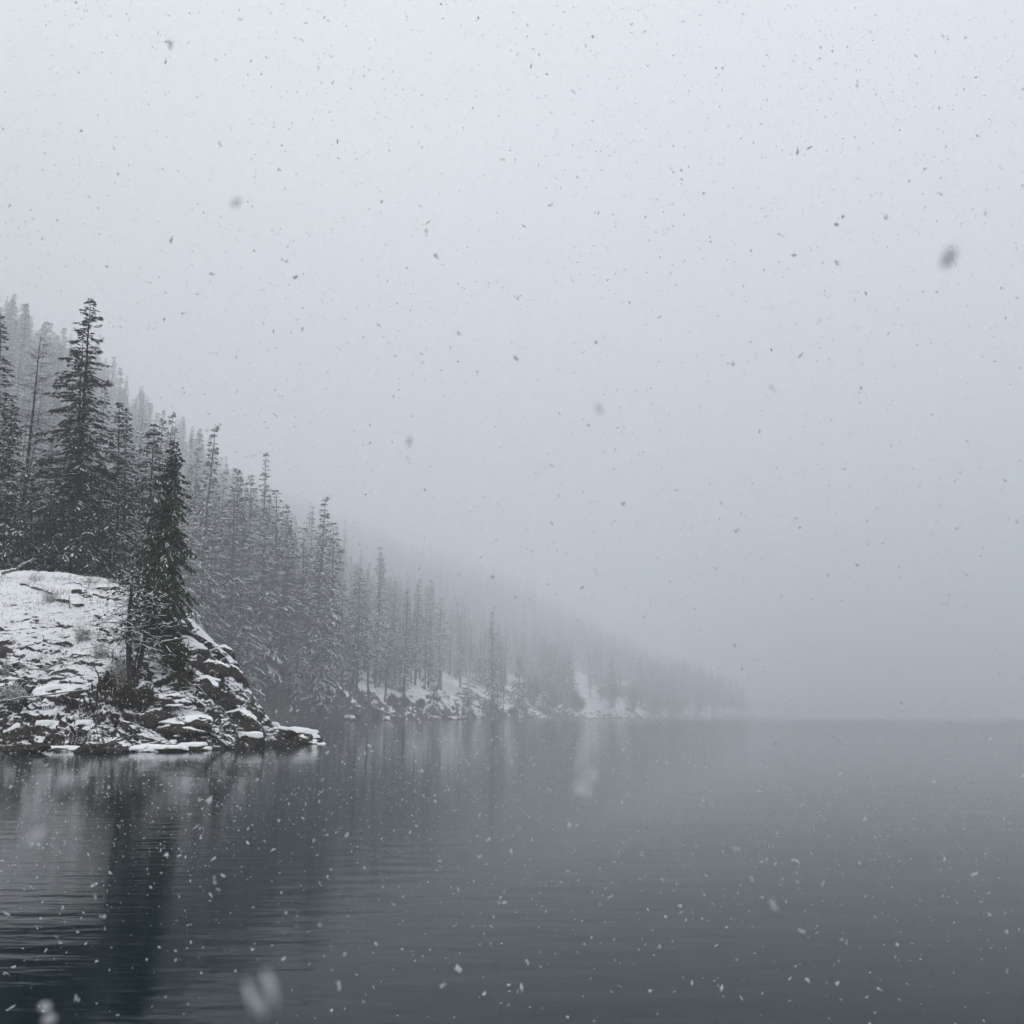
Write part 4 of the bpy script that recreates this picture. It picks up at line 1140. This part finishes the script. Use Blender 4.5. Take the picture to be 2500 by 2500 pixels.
# ---------------------------------------------------------------- dry grass under the snow
def dry_grass():
    rg = np.random.default_rng(61)
    sel = np.where((HEAD["py"] > 1405) & (HEAD["py"] < 1640) & (HEAD["px"] > -200) & (HEAD["px"] < 330))[0]
    n = 5200
    c = HEAD["V"][rg.choice(sel, 420)]
    P = c[rg.integers(0, len(c), n)] + rg.normal(0, 0.16, (n, 3)) * np.array([1, 1, 0.15])
    D = rg.normal(0, 0.45, (n, 3)) + np.array([0, 0, 0.75]); D /= np.linalg.norm(D, axis=1, keepdims=True)
    V = kites(P - np.array([0, 0, 0.03]), D, 0.06 + 0.16 * rg.random(n), np.full(n, 0.0055), rg.normal(0, 1, n), 0.3 * rg.random(n))
    g = Geo(); g.add(V, np.arange(n * 4).reshape(-1, 4))
    o = link("dry_grass", g.mesh("dry_grass", simple_mat("dry_grass_blades", (0.12, 0.10, 0.07), (0.26, 0.22, 0.16), 6.0, 0.95)))
    o["kind"] = "stuff"
dry_grass()

# ---------------------------------------------------------------- far bank: boulders and rust-coloured brush
rgb = np.random.default_rng(81)
for k in range(34):
    s0 = 152 + 190 * (k + rgb.random()) / 34
    t0 = -0.6 + 2.6 * rgb.random()
    x, y, z = hill_point(np.array([s0]), np.array([t0]))
    W = 0.7 + 1.9 * rgb.random() ** 2
    boulder("shore_boulder", (x[0], y[0], max(0.05, z[0] * 0.5) + 0.1 * W), (W, W * 0.8, W * (0.45 + 0.3 * rgb.random())), 600 + k,
            "snow-capped boulder at the waterline of the far bank", "boulders along the far waterline", rot=rgb.random() * 6, level=3, cap=0.14, snow_bias=0.05)
def far_bush(px, py, Y, w, h, label, mat, seed, group=None):
    A = far(px, py)
    Y = A.y
    bush("shrub", A - Vector((0, 0, 0.2)), w / F * Y, h / F * Y, 70, mat, label, seed, twigs=9, r=0.04, snow=0.10, group=group, leaves=0.7)
far_bush(1490, 1728, 470, 80, 110, "largest rust-brown bush on the far bank, faded by fog", M_ochre, 701)
far_bush(1540, 1735, 490, 70, 80, "rust-brown bush just beyond the largest one on the far bank", M_ochre, 702)
far_bush(1590, 1745, 520, 90, 60, "low rust-brown bush near the foggy end of the bank", M_ochre, 703)
far_bush(1640, 1750, 560, 80, 50, "last faint brown bush where the bank dissolves in fog", M_ochre, 704)
far_bush(1300, 1720, 385, 70, 90, "grey-brown bush beside the narrow small fir on the far bank", M_ochre, 705)
far_bush(1340, 1735, 392, 60, 70, "grey-brown bush under the faint young fir at the water", M_ochre, 706)
far_bush(1405, 1735, 420, 50, 50, "small brown bush at the foot of the big pale snow slope", M_ochre, 707)
for k in range(9):
    px = 840 + 420 * (k + rgb.random()) / 9
    far_bush(px, 1762 - 45 * rgb.random() ** 1.5, 0, 16 + 18 * rgb.random(), 13 + 16 * rgb.random(), "grey-brown twiggy bush among the snowy rocks of the far bank", M_brush, 720 + k, "bushes among the far bank's rocks")

# ---------------------------------------------------------------- falling snow
def flake_mesh(seed, big):
    rg = np.random.default_rng(seed)
    g = Geo()
    v, f = ICO2
    for k in range(3 if big else 2):
        c = rg.normal(0, 0.32, 3); s_ = np.array([0.35, 0.35, 0.5]) * (0.6 + 0.6 * rg.random(3))
        P = v * s_ * (1 + 0.35 * vnoise(v[:, 0] * 2.2 + seed + k, v[:, 1] * 2.2, v[:, 2] * 2.2, seed))[:, None] + c
        g.add(P, t=f)
    return g.mesh("snowflake", M_flake)
FM = [flake_mesh(900 + k, True) for k in range(6)]
rgf = np.random.default_rng(91)
def flake(px, py, Y, wpx, label, group=None, hpx=None):
    p = at(px, py, Y); w = wpx / F * Y; h = (hpx or wpx) / F * Y
    o = link("snowflake", FM[int(rgf.integers(6))], None, p)
    o.scale = (w * 0.62, w * 0.62, h * 0.55)
    o.rotation_euler = (rgf.normal() * 0.3, rgf.normal() * 0.5, rgf.random() * 6)
    return tag(o, label, "snowflake", group)
flake(2306, 632, 0.26, 58, "largest dark blurred snowflake high over the open lake", hpx=72)
flake(1422, 1925, 0.27, 62, "largest pale blurred snowflake over the water below the far bank", hpx=78)
flake(640, 2440, 0.25, 48, "tall pale blurred snowflake at the bottom of the picture", hpx=110)
flake(155, 1916, 0.30, 44, "round pale blurred snowflake over the reflection of the headland, the upper of two", hpx=52)
flake(92, 2040, 0.30, 40, "round pale blurred snowflake over the ripples, the lower of two", hpx=44)
flake(128, 2478, 0.4, 50, "pale curled snowflake in the bottom corner over the black water", hpx=44)
flake(573, 494, 0.36, 30, "grey blurred snowflake in the open sky above the slope")
flake(1465, 998, 0.38, 26, "grey blurred snowflake in mid sky over the lake")
flake(415, 112, 0.7, 16, "long slanting grey snowflake high in the sky near the top edge", hpx=34)
flake(1888, 2212, 0.7, 24, "bright white snowflake over the dark open water", hpx=26)
flake(997, 1078, 0.5, 22, "grey snowflake low in the sky over the end of the wooded slope")
flake(1885, 950, 0.7, 16, "small grey snowflake hanging below the largest dark one's height")
for k in range(60):
    px, py = rgf.random() * 2500, rgf.random() * 1350
    Y = 1.1 + 1.8 * rgf.random()
    flake(px, py, Y, (0.0040 + 0.004 * rgf.random()) * F / Y, "small grey snowflake falling against the pale sky", "snowflakes against the sky", hpx=(0.0048 + 0.005 * rgf.random()) * F / Y)
for k in range(60):
    px, py = rgf.random() * 2500, 1880 + rgf.random() * 620
    Y = 1.1 + 1.8 * rgf.random()
    flake(px, py, Y, (0.0040 + 0.004 * rgf.random()) * F / Y, "small white snowflake falling in front of the dark water", "snowflakes over the water", hpx=(0.0048 + 0.005 * rgf.random()) * F / Y)
def snowfall():
    rg = np.random.default_rng(17)
    vs, ts = [], []
    octv = np.array([[1, 0, 0], [0, 1, 0], [-1, 0, 0], [0, -1, 0], [0, 0, 1], [0, 0, -1]], float)
    octf = np.array([[0, 1, 4], [1, 2, 4], [2, 3, 4], [3, 0, 4], [1, 0, 5], [2, 1, 5], [3, 2, 5], [0, 3, 5]])
    g = Geo()
    for (y0, y1, dens, lo, hi, low) in ((1.8, 8.0, 84.0, 0.0016, 0.0066, 0), (8.0, 24.0, 13.0, 0.004, 0.011, 0), (1.7, 9.0, 190.0, 0.0018, 0.0064, 1)):
        W, Ht = 0.53, 0.92
        vol = (y1 ** 3 - y0 ** 3) / 3 * (2 * W) * (Ht + 0.33)
        n = int(vol * dens)
        y = (y0 ** 3 + (y1 ** 3 - y0 ** 3) * rg.random(n)) ** (1 / 3)
        x = (rg.random(n) * 2 - 1) * W * y * 1.06
        z = CAMZ + (rg.random(n) * (Ht + 0.33) - 0.33) * y
        k = (z > 0.02) & ((z < CAMZ + 0.02 * y) if low else (z > -1))
        P = np.stack([x, y, z], -1)[k]; n = len(P)
        sz = lo + (hi - lo) * rg.random(n) ** 2.6
        sc = sz[:, None] * np.stack([0.5 + 0.35 * rg.random(n), 0.5 + 0.35 * rg.random(n), 0.5 + 0.6 * rg.random(n)], -1)
        V = octv[None] * (1 + 0.5 * rg.normal(size=(n, 6, 1)).clip(-1.2, 1.5)) * sc[:, None, :]
        a = rg.normal(0, 0.5, n); b = rg.normal(0, 0.5, n)
        V[..., 0] += V[..., 2] * np.tan(a.clip(-1, 1))[:, None]; V[..., 1] += V[..., 2] * np.tan(b.clip(-1, 1))[:, None]
        V = V + P[:, None]
        F_ = (np.arange(n)[:, None, None] * 6 + octf[None]).reshape(-1, 3)
        g.add(V, t=F_)
        print("flakes", n)
    o = link("falling_snow", g.mesh("falling_snow", M_flake)); o["kind"] = "stuff"; o["label"] = "fine snow falling everywhere over the lake"
snowfall()

# ---------------------------------------------------------------- haze
def build_haze():
    x0, x1, y0, y1, z0, z1 = -2100, 2100, -200, 3300, -3.4, HAZE_TOP
    V = [(x0, y0, z0), (x1, y0, z0), (x1, y1, z0), (x0, y1, z0), (x0, y0, z1), (x1, y0, z1), (x1, y1, z1), (x0, y1, z1)]
    Q = [(0, 3, 2, 1), (4, 5, 6, 7), (0, 1, 5, 4), (1, 2, 6, 5), (2, 3, 7, 6), (3, 0, 4, 7)]
    me = mesh_from("haze", V, Q)
    m = bpy.data.materials.new("falling_snow_haze"); m.use_nodes = True
    nt = m.node_tree; nt.nodes.clear()
    out = nt.nodes.new("ShaderNodeOutputMaterial")
    pv = nt.nodes.new("ShaderNodeVolumePrincipled")
    pv.inputs["Color"].default_value = (0.935, 0.962, 0.995, 1)
    pv.inputs["Density"].default_value = HAZE_DENSITY
    pv.inputs["Anisotropy"].default_value = 0.2
    nt.links.new(pv.outputs[0], out.inputs["Volume"])
    me.materials.append(m)
    o = link("haze", me); o["kind"] = "stuff"
build_haze()
